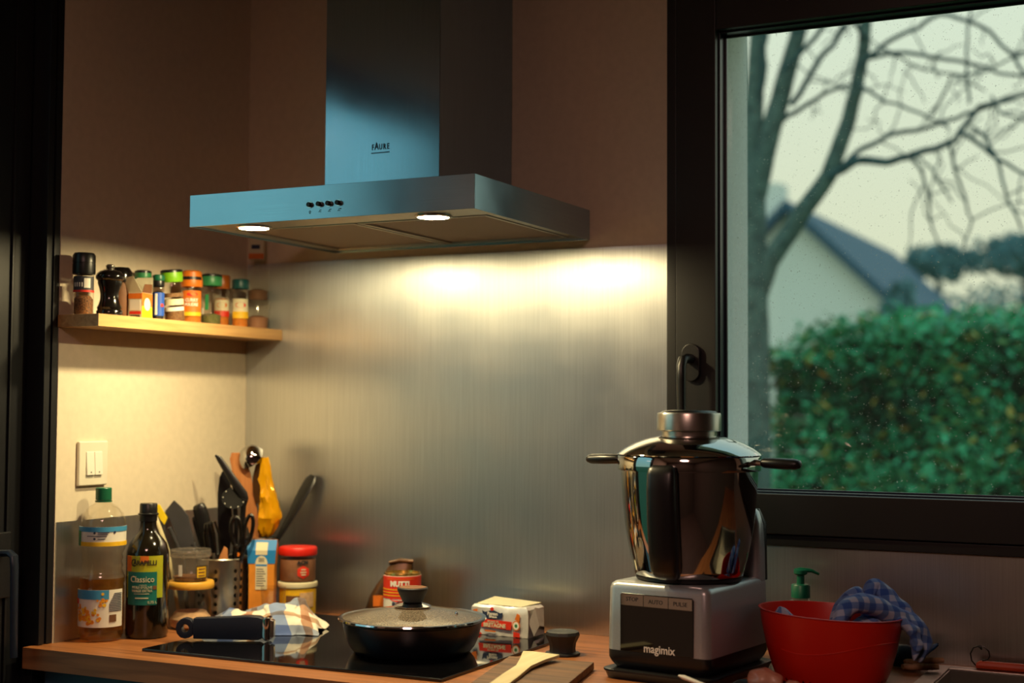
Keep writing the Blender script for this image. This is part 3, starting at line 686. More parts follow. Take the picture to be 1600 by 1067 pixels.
text_cyl('label_text', "HUILE D'OLIVE", .0066, .0418, A2-9, .098, 'cream', l, xscale=.88); text_cyl('label_text', 'VIERGE EXTRA', .0066, .0418, A2-9, .0915, 'cream', l, xscale=.9)
text_cyl('label_text', '0,75 L', .0070, .0418, A2+18, .070, 'cream', l)
MB().patch(.0421, A2-30, A2+10, .0858, .0866).build('label_line', 'cream', l); MB().patch(.0421, A2-26, A2+8, .0772, .0790).build('label_line', 'cream', l); MB().patch(.0421, A2-16, A2+4, .1025, .1030).build('label_line', 'cream', l)
MB().patch(.0421, A2+19, A2+29, .094, .101, 5).build('label_olive', 'brownc', l)
# glass jar with yellow lid, tub on top
t = thing('glass_jar', 'squat clear jar with flat yellow lid holding pale powder', 'jar', (.102, -.302, 0))
MB().lathe([(0, 0), (.037, 0), (.0415, .005), (.0425, .02), (.042, .055), (.040, .070), (.039, .078)], 40).build('glass', 'cglass', t)
MB().lathe([(0, .003), (.036, .003), (.0402, .006), (.0408, .02), (.030, .034), (.012, .030), (0, .029)], 32).build('powder', 'flour', t)['kind'] = 'stuff'
MB().lathe([(.038, .079), (.0445, .0795), (.046, .083), (.0455, .091), (.0435, .0935), (0, .0935)], 44).build('lid', 'yellow', t)
t = tub('clear plastic tub with white lid stacked on the yellow lidded jar', .101, -.303, .0938, .0345, .037, .052, 'milky', fill=.2, fillm='brownc')
MB().lathe([(.035, .052), (.0405, .048), (.041, .052), (.041, .059), (.0395, .062), (.037, .0605), (0, .0605)], 44).build('lid', 'milky', t)
l = MB().patch(.0378, AC+16, AC+52, .008, .032).build('label', 'ylabel', t)
for z in (.012, .0185, .025): MB().patch(.0386, AC+23, AC+45, z, z+.0018).build('label_line', 'brownc', l)
for a0, a1, z0, z1 in ((16, 52, .0075, .009), (16, 52, .031, .0325), (16, 18, .009, .031), (50, 52, .009, .031)): MB().patch(.0387, AC+a0, AC+a1, z0, z1).build('label_border', 'dark', l)
MB().patch(.0378, AC-38, AC-26, .012, .034).build('paper_tag', 'paperw', t)

# utensil holder: perforated steel cylinder with real holes
def perforated(R, h, cols, z0, dz, rows, hole, n_gap, t=.0008):
    """cylinder wall made of square cells; a cell with a hole carries an octagonal opening"""
    mb = MB(); N = len(cols); 
    def P3(a, z): return (R*math.cos(a), R*math.sin(a), z)
    da = 2*PI/N; zs = [0]+[z0+k*dz for k in range(rows+1)]+[h]
    for i in range(N):
        a0 = i*da; a1 = a0+da
        for q in range(len(zs)-1):
            zl, zh = zs[q], zs[q+1]
            if cols[i] and 0 < q <= rows:
                ac = (a0+a1)/2; zc = (zl+zh)/2; k = 12; pts = []; hp = []
                for j in range(k):
                    an = 2*PI*j/k+PI/4; c, s_ = math.cos(an), math.sin(an); m = max(abs(c), abs(s_))
                    pts.append(P3(ac+c/m*da/2, zc+s_/m*(zh-zl)/2)); hp.append(P3(ac+c*hole/R, zc+s_*hole))
                mb.add(pts+hp, [(j, (j+1) % k, k+(j+1) % k, k+j) for j in range(k)])
            else: mb.add([P3(a0, zl), P3(a1, zl), P3(a1, zh), P3(a0, zh)], [(0, 1, 2, 3)])
    return mb
HX, HY = .088, -.188
t = thing('utensil_holder', 'perforated steel utensil holder standing in the corner', 'utensil holder', (HX, HY, 0), math.radians(-42))
cols = ([0, 0, 1, 1, 1, 0, 0, 0, 0, 1, 1, 1])*2
o = perforated(.053, .128, [1 if (k % 6) in (1, 2, 4) else 0 for k in range(24)], .014, .0165, 6, .0043, 0).build('cylinder', 'satin', t, fix=False, weld=.00008, smooth=60)
MB().lathe([(.0522, .1265), (.0545, .1265), (.0550, .128), (.0540, .1295), (.0522, .1290)], 48).build('rim', 'satin', t)
MB().lathe([(0, .0003), (.0525, .0003), (.0525, .002), (0, .002)], 40).build('bottom', 'satin', t)
LR = math.radians(26.55)     # utensils fan out along this bearing
def ut(name, label, cat='utensil', dx=0, dy=0): return thing(name, label, cat, (HX+dx, HY+dy, 0), LR, group='utensils in the corner')
def blade(poly, d0, d1, mat, name, t, bev=.001): return MB().prism(poly, d0, d1, 'xz').build(name, mat, t, bevel=bev)
# in local coordinates: x along the fan, y away from the viewer, z up
t = ut('scraper', 'dark grey flat silicone scraper leaning left out of the utensil holder')
blade([(-.092, .248), (-.109, .226), (-.098, .205), (-.072, .142), (-.046, .147), (-.062, .216), (-.078, .236)], -.040, -.034, 'greyp', 'blade', t)
MB().tube([(-.052, -.036, .16), (-.010, .004, .010)], [.006, .0045], 10).build('handle', 'greyp', t)
t = ut('scraper', 'bright yellow scraper peeking out left of the dark grey one')
blade([(-.124, .238), (-.115, .242), (-.098, .214), (-.104, .200), (-.114, .212)], -.066, -.062, 'brightyellow', 'blade', t)
MB().tube([(-.094, -.064, .195), (-.068, -.048, .13), (-.058, -.042, .004)], [.0045, .004, .004], 8).build('handle', 'greyp', t)
t = ut('spoon', 'pale wooden spoon handle leaning far left beside the holder')
MB().tube([(-.121, -.084, .222), (-.118, -.083, .215), (-.096, -.070, .150), (-.072, -.052, .008)], [.005, .0075, .0065, .005], 10, flat=.7).build('handle', 'pale', t)
t = ut('knife', 'thick black knife handle left of the looped handle', 'knife')
MB().tube([(-.046, -.022, .240), (-.044, -.022, .236), (-.034, -.020, .20), (-.026, -.018, .150), (-.022, -.017, .120)], [.010, .0155, .0165, .0145, .012], 14, flat=.6, up=(0, 1, 0)).build('handle', 'blackp', t, subsurf=1)
MB().prism([(-.029, .122), (-.014, .122), (-.010, .012), (-.016, .012)], -.0185, -.017, 'xz').build('blade', 'satin', t)
t = ut('knife', 'second black knife handle behind the grey scraper', 'knife')
MB().tube([(-.058, .004, .215), (-.052, .004, .205), (-.034, .004, .150), (-.028, .004, .125)], [.008, .0125, .0125, .010], 12, flat=.6, up=(0, 1, 0)).build('handle', 'blackp', t, subsurf=1)
MB().prism([(-.034, .126), (-.022, .126), (-.010, .012), (-.014, .012)], .003, .0045, 'xz').build('blade', 'satin', t)
t = ut('peeler', 'black peeler with a wire loop handle in front of the holder centre')
for off, w_ in ((-.018, .008), (-.012, .012)):
    pth = [(off-.006, -.032, .135), (off-.012, -.034, .175), (off-.010, -.034, .20), (off+w_*.3, -.034, .205), (off+w_, -.032, .18), (off+w_+.004, -.030, .135)]
    MB().tube(pth, .0028, 8).build('loop', 'blackgloss', t)
MB().tube([(-.010, -.030, .14), (-.006, -.028, .012)], .004, 8).build('shaft', 'satin', t)
t = ut('spatula', 'tall black nylon spatula standing upright at the back of the holder')
blade([(-.010, .292), (-.004, .306), (.006, .308), (.013, .296), (.016, .24), (.020, .19), (.012, .13), (-.004, .13), (-.012, .20), (-.013, .26)], .010, .016, 'blackp', 'blade', t, .002)
MB().tube([(.004, .013, .135), (.004, .012, .012)], .006, 10).build('handle', 'blackp', t)
t = ut('turner', 'long black turner blade slanting across the top of the holder')
MB().tube([(-.014, -.012, .340), (-.006, -.012, .333), (.020, -.014, .295), (.046, -.016, .258), (.052, -.016, .247)], [.002, .006, .0085, .010, .006], 14, flat=.35, up=(0, 1, 0)).build('blade', 'blackp', t)
MB().tube([(.050, -.016, .250), (.046, -.014, .235), (.044, -.010, .18), (.030, -.004, .012)], [.007, .006, .005, .005], 10).build('handle', 'blackp', t)
t = ut('skimmer', 'black slotted skimmer with pale painted rim glints below the turner')
sk = MB().lathe([(0, -.007), (.010, -.006), (.018, -.003), (.023, 0), (.0245, .0005), (.018, -.0015), (0, -.005)], 24).build('bowl', pm('dull_black_nylon', '0c0b0b', .75, var=.2, spec=.2), t, loc=(.027, -.022, .252), rot=(math.radians(58), math.radians(22), 0))
for k in range(9):
    a = 2*PI*k/9; MB().lathe([(0, .0004), (.0010, .0004), (.0010, .0010), (0, .0012)], 8, (.0215*math.cos(a), .0215*math.sin(a), 0)).build('rim_glint', 'paperw', sk)  # highlights along the rim, painted as small pale dots
MB().tube([(.030, -.018, .236), (.032, -.014, .19), (.022, -.008, .012)], [.005, .0045, .0045], 10).build('handle', 'blackp', t)
t = ut('scissors', 'black handled kitchen scissors in the right of the holder', 'scissors')
for cx, w_, hgt, zc, tilt, yy in ((.036, .0105, .031, .184, -.10, -.034), (.060, .0085, .031, .188, .16, -.030)):
    pth = []
    for k in range(17):
        q = 2*PI*k/16; x, z = w_*math.cos(q), hgt*math.sin(q); pth.append((cx+x*math.cos(tilt)+z*math.sin(tilt), yy, zc-x*math.sin(tilt)+z*math.cos(tilt)))
    MB().tube(pth, .0042, 10, cap=False).build('finger_loop', 'blackgloss', t)
MB().tube([(.034, -.034, .152), (.037, -.032, .125)], [.005, .005], 10).build('shank', 'blackgloss', t); MB().tube([(.055, -.030, .158), (.043, -.029, .125)], [.005, .005], 10).build('shank', 'blackgloss', t)
MB().prism([(.034, .13), (.046, .13), (.042, .012), (.039, .012)], -.032, -.029, 'xz').build('blade', 'satin', t)
MB().lathe([(0, 0), (.004, 0), (.004, .003), (0, .003)], 14).build('pivot', 'orange', t, loc=(.040, -.033, .138), rot=(PI/2, 0, 0))
t = ut('spoon', 'short orange wooden spoon tip showing at the holder rim')
blade([(.002, .132), (.012, .155), (.019, .150), (.022, .10), (.010, .03), (.004, .03)], -.038, -.034, 'warmwood', 'handle', t, .0015)

# black cup behind the carton, with paddle, ladle, leaning spatula and yellow bag
CX, CY = .112, -.090
t = thing('utensil_cup', 'narrow black cup behind the blue and orange carton', 'cup', (CX, CY, 0))
MB().lathe([(0, .0003), (.029, .0003), (.030, .003), (.0325, .160), (.0333, .1625), (.0325, .164), (.0312, .162), (.0285, .005), (0, .004)], 32).build('body', 'blackp', t)
def uc(name, label, cat='utensil'): return thing(name, label, cat, (CX, CY, 0), LR, group='utensils in the corner')
t = uc('wooden_paddle', 'broad reddish wooden paddle leaning left behind the ladle')
# local origin is about .095 right of the holder axis
MB().loft([[(x0, y-.0025, z), (x1, y-.0025, z), (x1, y+.0025, z), (x0, y+.0025, z)] for x0, x1, y, z in
           ((-.012, .008, .0, .012), (-.018, .004, -.004, .16), (-.042, -.008, -.008, .24), (-.058, -.020, -.012, .30), (-.064, -.030, -.014, .330), (-.060, -.042, -.015, .343))]).build('blade', 'warmwood', t, bevel=.0012)
t = uc('ladle', 'shiny steel ladle bowl at the top of the utensils', 'ladle')
MB().lathe([(0, -.025), (.011, -.0233), (.021, -.017), (.0272, -.008), (.030, 0), (.0285, .0), (.0258, -.008), (.020, -.0155), (.010, -.0212), (0, -.023)], 36).build('bowl', 'polished', t, loc=(-.020, -.010, .333), rot=Vector((0, 0, -1)).rotation_difference(Vector((-.45, -.62, .62))).to_euler())
MB().tube([(.000, .008, .322), (.004, .010, .27), (.008, .006, .15), (.010, .002, .012)], [.004, .004, .004, .004], 10).build('handle', 'satin', t)
t = thing('spatula', 'black spatula leaning right against the steel splashback', 'utensil', (CX, CY, 0), group='utensils in the corner')
pa = [Vector((-.008, -.006, .012)), Vector((.026, .024, .155)), Vector((.044, .042, .20)), Vector((.066, .064, .258)), Vector((.076, .074, .283)), Vector((.080, .078, .293))]
MB().tube(pa, [.006, .007, .013, .0185, .018, .010], 14, flat=.25, up=(.3, .95, 0)).build('blade', 'blackp', t)
t = thing('foil_bag', 'crumpled yellow foil bag folded over beside the ladle', 'bag', (CX, CY, 0), LR)
key = ((.166, .012, -.006, .010, .006), (.178, .014, -.008, .018, .011), (.195, .018, -.010, .0225, .014), (.215, .021, -.011, .0235, .015), (.238, .020, -.011, .0205, .013), (.262, .015, -.012, .0175, .011), (.285, .011, -.012, .0155, .008), (.305, .009, -.012, .0145, .006), (.325, .006, -.012, .012, .0035), (.340, .006, -.012, .0115, .002))
rg = []
for i in range(len(key)-1):
    for f in (0, .5):
        z, xc, yc, wx, wy = (key[i][q]+(key[i+1][q]-key[i][q])*f for q in range(5)); r_ = []
        for k in range(26):
            a = 2*PI*k/26; cz = fbm(2.4*math.cos(a)+7, 2.4*math.sin(a), z*55)+.6*fbm(5*math.cos(a), 5*math.sin(a)+z*60, z*25)
            n_ = 1+.20*cz+.10*math.sin(5*a+z*70); r_.append((xc+wx*n_*math.cos(a), yc+wy*(n_+.15*cz)*math.sin(a), z+.005*fbm(a*2, z*60, 5)))
        rg.append(r_)
MB().loft(rg).build('bag', 'bag', t, smooth=22)
rg = [[(x-.001, -.016, z), (x+w_, -.018, z+.004), (x+w_, -.014, z+.004), (x-.001, -.013, z)] for x, w_, z in ((-.006, .012, .235), (-.013, .016, .26), (-.014, .014, .29), (-.008, .010, .318))]
MB().loft(rg).build('bag_fold', 'foil', t, bevel=.001)
# blue and orange carton
t = thing('food_carton', 'tall blue and orange food packet beside the utensil holder', 'carton', (.166, -.152, 0), LR)
MB().loft([[(-w_, -.016, z), (w_, -.016, z), (w_, .016, z), (-w_, .016, z)] for z, w_ in ((.0003, .026), (.11, .0265), (.125, .028), (.145, .0295))]+[[(-.030, -.004, .166), (.030, -.004, .166), (.030, .004, .166), (-.030, .004, .166)]]).build('packet', 'cardorange', t, bevel=.001)
MB().loft([[(-w_, y0, z), (w_, y0, z), (w_, y0+.0005, z), (-w_, y0+.0005, z)] for z, w_, y0 in ((.118, .0278, -.0168), (.130, .0286, -.0168), (.1452, .0297, -.0166), (.166, .0302, -.0050))]).build('print_top', 'cardblue', t, smooth=0)
MB().loft([[(-w_, y0, z), (w_, y0, z), (w_, y0+.0005, z), (-w_, y0+.0005, z)] for z, w_, y0 in ((.136, .012, -.0173), (.1454, .012, -.0171), (.161, .012, -.0085))]).build('print_panel', 'cream', t, smooth=0)
pw = MB().box(-.012, .012, -.0173, -.0167, .065, .118).build('print_panel', 'cream', t, smooth=0)
MB().prism([(.0125*math.cos(a), .118+.016*math.sin(a)) for a in [PI*k/14 for k in range(15)]], -.0173, -.0167, 'xz').build('print_panel', 'cream', t, smooth=0)
MB().box(-.0115, .0115, -.0176, -.017, .113, .1165).build('print_line', 'cardblue', t, smooth=0)
for k in range(8): MB().box(-.010, .004+.005*(k % 3)*.5, -.0176, -.017, .106-.0048*k, .1075-.0048*k).build('print_line', 'navy', t, smooth=0)
for k in range(3): MB().box(-.006, .006, -.0176, -.017, .122+.003*k, .1232+.003*k).build('print_line', 'navy', t, smooth=0)
# red lidded jar on a yellow tub
t = tub('yellow printed tub with cream lid under the red lidded jar', .215, -.097, .0057, .036, .037, .066, 'paperw', name='printed_tub')
l = MB().patch(.0372, AC-80, AC+80, .006, .060, R2=.0382).build('label', 'ylabel', t); MB().patch(.0386, AC-42, AC+2, .028, .046).build('label_print', 'brownc', l); MB().patch(.0392, AC+2, AC+50, .022, .052).build('label_print', 'flour', l)
MB().lathe([(.037, .062), (.0412, .062), (.042, .066), (.0412, .071), (.039, .0722), (0, .0722)], 44).build('lid', 'cream', t)
t = thing('cocoa_jar', 'clear cocoa jar with red screw lid stacked on the yellow tub', 'jar', (.215, -.097, .0783))
MB().lathe([(0, 0), (.0365, 0), (.0385, .003), (.0385, .050), (.036, .0545), (.035, .057)], 44).build('glass', 'cglass', t)
MB().lathe([(0, .002), (.035, .002), (.037, .005), (.037, .046), (0, .047)], 36).build('cocoa', 'choc', t)['kind'] = 'stuff'
MB().lathe([(.036, .054), (.0392, .0545), (.040, .057), (.040, .068), (.038, .071), (0, .072)], 48).build('lid', 'redlid', t)
text_cyl('label_text', 'ACM', .0105, .0387, AC+10, .041, 'dark', t, bold=.0007)
hx_ = [(.0142*math.cos(PI/2+k*PI/3), .0135*math.sin(PI/2+k*PI/3)) for k in range(6)]
hv = [((.0390+.0005)*math.cos(math.radians(AC+12)+x/.039), (.0390+.0005)*math.sin(math.radians(AC+12)+x/.039), .0215+z) for x, z in hx_]
hc = ((.0402)*math.cos(math.radians(AC+12)), (.0402)*math.sin(math.radians(AC+12)), .0215)
MB().add(hv+[hc], [(k, (k+1) % 6, 6) for k in range(6)]).build('emblem', 'rlabel', t, smooth=0, fix=False)
for z, w_ in ((.027, 7), (.0215, 9), (.0165, 7)): MB().patch(.0405, AC+12-w_, AC+12+w_, z-.001, z+.001).build('emblem_line', 'cream', t)
# small glass
t = tag(MB().lathe([(0, 0), (.0205, 0), (.0215, .004), (.0225, .030), (.0265, .070), (.0257, .071), (.0215, .031), (.0195, .008), (0, .007)], 14).build('drinking_glass', 'cglass', loc=(.222, -.192, .0057), smooth=20), 'small faceted drinking glass in front of the blue carton', 'glass')

# ================================================================== ON THE HOB
HT = .0056
# checked tea towel lying crumpled
t = thing('tea_towel', 'crumpled blue and white checked tea towel lying on the hob', 'towel', (.262, -.278, HT), LR)
def towel_fn(u, v):
    a = -.118+.236*u; d = -.075+.14*v
    prof = [(-.118, .004), (-.10, .020), (-.07, .030), (-.02, .036), (.02, .046), (.06, .052), (.082, .046), (.10, .022), (.118, .004)]
    hgt = 0
    for (p0, h0), (p1, h1) in zip(prof, prof[1:]):
        if p0 <= a <= p1+1e-9: hgt = h0+(h1-h0)*(a-p0)/(p1-p0)
    f = max(0, 1-((d-.02)/.088)**2)**.6 if d < .02 else max(0, 1-((d-.02)/.05)**2)**.6
    z = hgt*f+.008*fbm(a*26, d*30, 2)*(.3+f)+.005*math.sin(a*90+d*60)*f
    edge = .012*fbm(a*30, d*30, 9)
    return (a+edge, d+.012*fbm(a*20+5, d*20, 4), max(.0008, z))
MB().grid(60, 36, towel_fn).build('cloth', 'towelred', t, uv=lambda p: (p.x*1.15+p.z*.6, p.y+p.z*.9), solid=.0016, smooth=80, fix=False, subsurf=1)
# detached pan handle
t = thing('detached_handle', 'detachable navy blue pan handle with hanging hole lying on the hob', 'pan handle', (.197, -.458, HT), math.radians(24.4))
prof = []
for x, zc, hh in ((0.0, .0225, .009), (.004, .0225, .015), (.012, .0225, .0185), (.03, .0225, .0195), (.08, .0235, .0195), (.125, .025, .021), (.150, .024, .0215), (.160, .023, .019)):
    prof.append((x, zc, hh))
top = [(x, zc+hh) for x, zc, hh in prof]; bot = [(x, max(.0003, zc-hh)) for x, zc, hh in prof]
n = 12; hole = [(.018+.007*math.cos(2*PI*k/n), .0225+.0075*math.sin(2*PI*k/n)) for k in range(n)]
hm = MB()
# cheeks of the handle with a real hole: ring around the hole, then the rest
ringo = [(.018+.018*math.cos(2*PI*k/n), .0225+.0192*math.sin(2*PI*k/n)) for k in range(n)]
for y0, y1 in ((-.0095, .0095),):
    vs = [(x, y0, z) for x, z in hole]+[(x, y0, z) for x, z in ringo]+[(x, y1, z) for x, z in hole]+[(x, y1, z) for x, z in ringo]
    fs = []
    for k in range(n):
        k2 = (k+1) % n; fs += [(k, k2, n+k2, n+k), (2*n+k, 3*n+k, 3*n+k2, 2*n+k2), (k, 2*n+k, 2*n+k2, k2), (n+k, n+k2, 3*n+k2, 3*n+k)]
    hm.add(vs, fs)
hm.loft([[(x, -w_, zl), (x, w_, zl), (x, w_+.002, (zl+zh)/2), (x, w_, zh), (x, -w_, zh), (x, -w_-.002, (zl+zh)/2)] for x, zl, zh, w_ in
         ((.0335, .0035, .0415, .0095), (.06, .0035, .0425, .0105), (.10, .0035, .0440, .012), (.135, .003, .0462, .013), (.155, .003, .0455, .0125), (.163, .006, .042, .010))])
hm.build('grip', 'bluehandle', t, bevel=.0015)
MB().loft([[(x, -w_, zl), (x, w_, zl), (x, w_, zh), (x, -w_, zh)] for x, zl, zh, w_ in ((.161, .008, .040, .0095), (.166, .002, .045, .013), (.172, .001, .046, .014), (.178, .003, .044, .013))]).build('collar', 'polished', t, bevel=.003, seg=3)
MB().loft([[(x, -w_, zl), (x, w_, zl), (x, w_, zh), (x, -w_, zh)] for x, zl, zh, w_ in ((.177, .006, .041, .010), (.184, .008, .038, .009))]).build('clamp', 'satin', t, bevel=.002)
# pan with glass lid
PX, PY = .646, -.357
t = thing('frying_pan', 'black deep pan with steamed glass lid and black knob on the hob', 'pan', (PX, PY, HT))
MB().lathe([(0, .0002), (.099, .0002), (.104, .002), (.112, .012), (.119, .028), (.123, .045), (.1245, .054), (.127, .0555), (.127, .0575), (.1235, .0575), (.121, .046), (.117, .029), (.109, .013), (.10, .006), (0, .006)], 72).build('body', 'panblack', t)
MB().lathe([(0, .030), (.05, .032), (.09, .029), (.1165, .030)], 48).build('sauce', 'food', t)['kind'] = 'stuff'
t = MB().lathe([(.1285, .0030), (.122, .0050), (.105, .0090), (.08, .0136), (.05, .0182), (.026, .0212), (.012, .0220)], 72).build('lid', 'lidglass', t, loc=(0, 0, .0575)); t['label'] = 'steamed domed glass lid'
MB().lathe([(.1235, .0005), (.1315, .0003), (.1325, .0018), (.1315, .0045), (.127, .0052), (.1235, .0035)], 80).build('steel_rim', 'chrome', t)
ZK = -.0088
MB().lathe([(r_, z_+ZK) for r_, z_ in ((.008, .0305), (.0325, .0308), (.0335, .0322), (.030, .0345), (.018, .0375), (.0135, .040))], 40).build('knob_plate', 'chrome', t)
kn = MB().lathe([(r_, z_+ZK) for r_, z_ in ((.0135, .0385), (.0185, .040), (.0195, .043), (.0265, .0580), (.0275, .0600), (.0275, .0635), (.0262, .0650), (0, .0650))], 40).build('knob', 'blackmatte', t)
MB().lathe([(0, .0650+ZK), (.0245, .0650+ZK), (.0245, .0654+ZK), (0, .0656+ZK)], 40).build('knob_inlay', 'brownc', t)
a = math.radians(8); MB().lathe([(0, .004), (.0022, .0036), (.0034, .0015), (.0034, -.001)], 14, (.084*math.cos(a), .084*math.sin(a), .0130)).build('steam_vent', 'chrome', t)
# tomato can
t = thing('tomato_can', 'small red and white tomato can with gold rim behind the pan', 'can', (.467, -.094, HT))
RC = .0365
MB().lathe([(0, 0), (.0355, 0), (.0368, .0015), (.0365, .004)]+[(RC-.0007*(k % 2), .006+.0045*k) for k in range(21)]+[(RC, .100), (.0368, .103), (.0362, .1045), (.0345, .1045), (.034, .1015), (0, .1012)], 48).build('tin', 'canmetal', t)
l = MB().patch(RC+.0003, AC-95, AC+95, .004, .100, 30).build('label', 'paperw', t)
MB().patch(RC+.0009, AC-95, AC+95, .055, .099, 30).build('label_red', 'rlabel', l)
n = 20; vs = [((RC+.0016)*math.cos(math.radians(AC-10)+.024*math.cos(PI+PI*k/n)/RC), (RC+.0016)*math.sin(math.radians(AC-10)+.024*math.cos(PI+PI*k/n)/RC), .0555+.0065*math.sin(PI+PI*k/n)) for k in range(n+1)]
MB().add(vs+[((RC+.0019)*math.cos(math.radians(AC-10)), (RC+.0019)*math.sin(math.radians(AC-10)), .0555)], [(k, k+1, n+1) for k in range(n)]).build('label_red', 'rlabel', l, smooth=0, fix=False)
for z in (.0725, .0665, .0605): MB().patch(RC+.0013, AC-95, AC+95, z, z+.0016, 30).build('label_stripe', 'ylabel', l)
for z in (.0955,): MB().patch(RC+.0013, AC-60, AC+30, z-.002, z-.0008, 16).build('label_stripe', 'olabel', l)
text_cyl('label_text', 'MUTTI', .0140, RC+.0009, AC-17, .0845, 'paperw', l, xscale=.95, bold=.0008)
text_cyl('label_text', 'POLPA', .0140, RC+.0004, AC-10, .0425, 'navy', l, xscale=.95, bold=.0008)
MB().patch(RC+.0019, AC-22, AC-4, .0520, .0535, 8).build('label_line', 'paperw', l)
# brown foil bag
t = thing('coffee_bag', 'rolled brown foil bag standing behind the tomato can', 'bag', (.418, -.046, HT), LR)
rg = []
for z, xc, wx, wy in ((.0003, -.008, .048, .018), (.02, -.008, .050, .022), (.045, -.005, .046, .022), (.07, .002, .038, .019), (.09, .008, .031, .013), (.105, .013, .026, .007), (.116, .018, .022, .004)):
    rg.append([(xc+wx*math.copysign(abs(math.cos(q))**.7, math.cos(q))*(1+.08*fbm(math.cos(q)*2, math.sin(q)*2, z*40)), wy*math.copysign(abs(math.sin(q))**.8, math.sin(q))*(1+.12*fbm(math.cos(q)*3+4, math.sin(q)*3, z*40)), z) for q in [2*PI*k/20 for k in range(20)]])
MB().loft(rg).build('bag', 'foil', t, smooth=50)
MB().tube([(-.010, -.002, .116), (.012, -.002, .1205), (.040, -.002, .119)], [.004, .0055, .0045], 10).build('rolled_top', 'foil', t)
MB().box(-.040, -.004, -.0232, -.0222, .030, .052).build('label', 'olabel', t)
# butter packet
t = thing('butter_packet', 'half opened butter packet in white foil with red print', 'butter', (.706, -.098, HT), math.radians(-3))
bx, by, bz = .063, .033, .057
def bpt(i, x, y, z): return (x+.0022*fbm(x*60, y*60, z*60+i), y+.0022*fbm(x*60+3, y*60, z*60), z+.0015*fbm(x*50, y*60+7, z*50))
bm_ = MB(); L_ = []
for z, ix in ((.0004, .0), (.02, .0), (.042, .0), (.052, .001), (bz, .006)):
    r_ = []
    for k in range(12): r_.append(bpt(1, -bx+ix+(2*bx-2*ix)*k/12, -by+ix*.7, max(z, .0004)))
    for k in range(6): r_.append(bpt(2, bx-ix, -by+ix*.7+(2*by-1.4*ix)*k/6, max(z, .0004)))
    for k in range(12): r_.append(bpt(3, bx-ix-(2*bx-2*ix)*k/12, by-ix*.7, max(z, .0004)))
    for k in range(6): r_.append(bpt(4, -bx+ix, by-ix*.7-(2*by-1.4*ix)*k/6, max(z, .0004)))
    L_.append([(x, y, max(.0003, z2)) for x, y, z2 in r_])
bm_.loft(L_).build('wrapper', 'butter', t, smooth=30)
MB().add([(-.052, -.030, .0575), (.048, -.028, .0575), (.058, .030, .0595), (-.046, .030, .0640), (-.052, -.030, .0585), (.048, -.028, .0585), (.058, .030, .0610), (-.046, .030, .0655)],
         [(0, 3, 2, 1), (4, 5, 6, 7), (0, 1, 5, 4), (1, 2, 6, 5), (2, 3, 7, 6), (3, 0, 4, 7)]).build('top_flap', 'cream', t, bevel=.0005)
rgf = [[(.0635, -.030, .030), (.0665, -.012, .056), (.0685, .020, .050), (.0655, .028, .020)], [(.0715, -.024, .004), (.0745, -.008, .022), (.074, .012, .018), (.0695, .022, .003)]]
MB().add(rgf[0]+rgf[1]+[(.066, -.004, .036)], [(0, 1, 8), (1, 2, 8), (2, 3, 8), (3, 0, 8), (0, 4, 5, 1), (1, 5, 6, 2), (2, 6, 7, 3), (3, 7, 4, 0)]).build('end_fold', 'butter', t, smooth=0, solid=.0004)
ff = lambda dx, dz: (lambda v: (dx+v.x, -by-.0030-v.z, dz+v.y))
def fp(nm, poly, mat, y=.0024): return MB().prism(poly, -by-y, -by-y+.0004, 'xz').build(nm, mat, t, smooth=0)
fp('print_panel', [(-.044, .0155), (.028, .0135), (.030, .0290), (-.041, .0310)], 'rlabel', .0026)
text_flat('print_text', 'BRETAGNE', .0105, ff(-.008, .0195), 'cream', t, xscale=.95, bold=.0003); text_flat('print_text', 'BEURRE DE', .0052, ff(-.011, .0265), 'cream', t, xscale=.95)
fp('print_logo', [(-.036, .047), (-.030, .044), (-.012, .049), (.004, .0435), (.010, .045), (.008, .0345), (-.004, .0325), (-.022, .0315), (-.033, .0345)], 'navy', .0026)
text_flat('print_text', 'Paysan', .0088, ff(-.0125, .0415), 'paperw', t, xscale=.98, bold=.0003); text_flat('print_text', 'Breton', .0062, ff(-.0115, .0358), 'paperw', t, xscale=.98, bold=.0002)
fp('print_emblem', [(-.014+.0042*math.cos(2*PI*k/14), .0505+.0035*math.sin(2*PI*k/14)) for k in range(14)], 'rlabel', .0028)
fp('print_emblem', [(.039+.0085*math.cos(2*PI*k/18), .0225+.0095*math.sin(2*PI*k/18)) for k in range(18)], 'olabel', .0026); fp('print_emblem', [(.039+.0065*math.cos(2*PI*k/18), .0225+.0075*math.sin(2*PI*k/18)) for k in range(18)], 'paperw', .0029); fp('print_emblem', [(.039+.003*math.cos(2*PI*k/8), .0225+.0035*math.sin(2*PI*k/8)) for k in range(8)], 'midgreen', .0032)
fp('print_patch', [(.033, .001), (.047, .001), (.047, .009), (.033, .011)], 'rlabel'); fp('print_patch', [(.036, .034), (.046, .030), (.047, .043), (.041, .046)], 'olabel'); fp('print_patch', [(-.060, .036), (-.049, .032), (-.046, .049), (-.056, .047)], 'olabel'); fp('print_patch', [(-.050, .001), (-.036, .001), (-.042, .007)], 'rlabel'); fp('print_line', [(-.030, .0075), (-.006, .007), (-.006, .0095), (-.030, .010)], 'olabel')

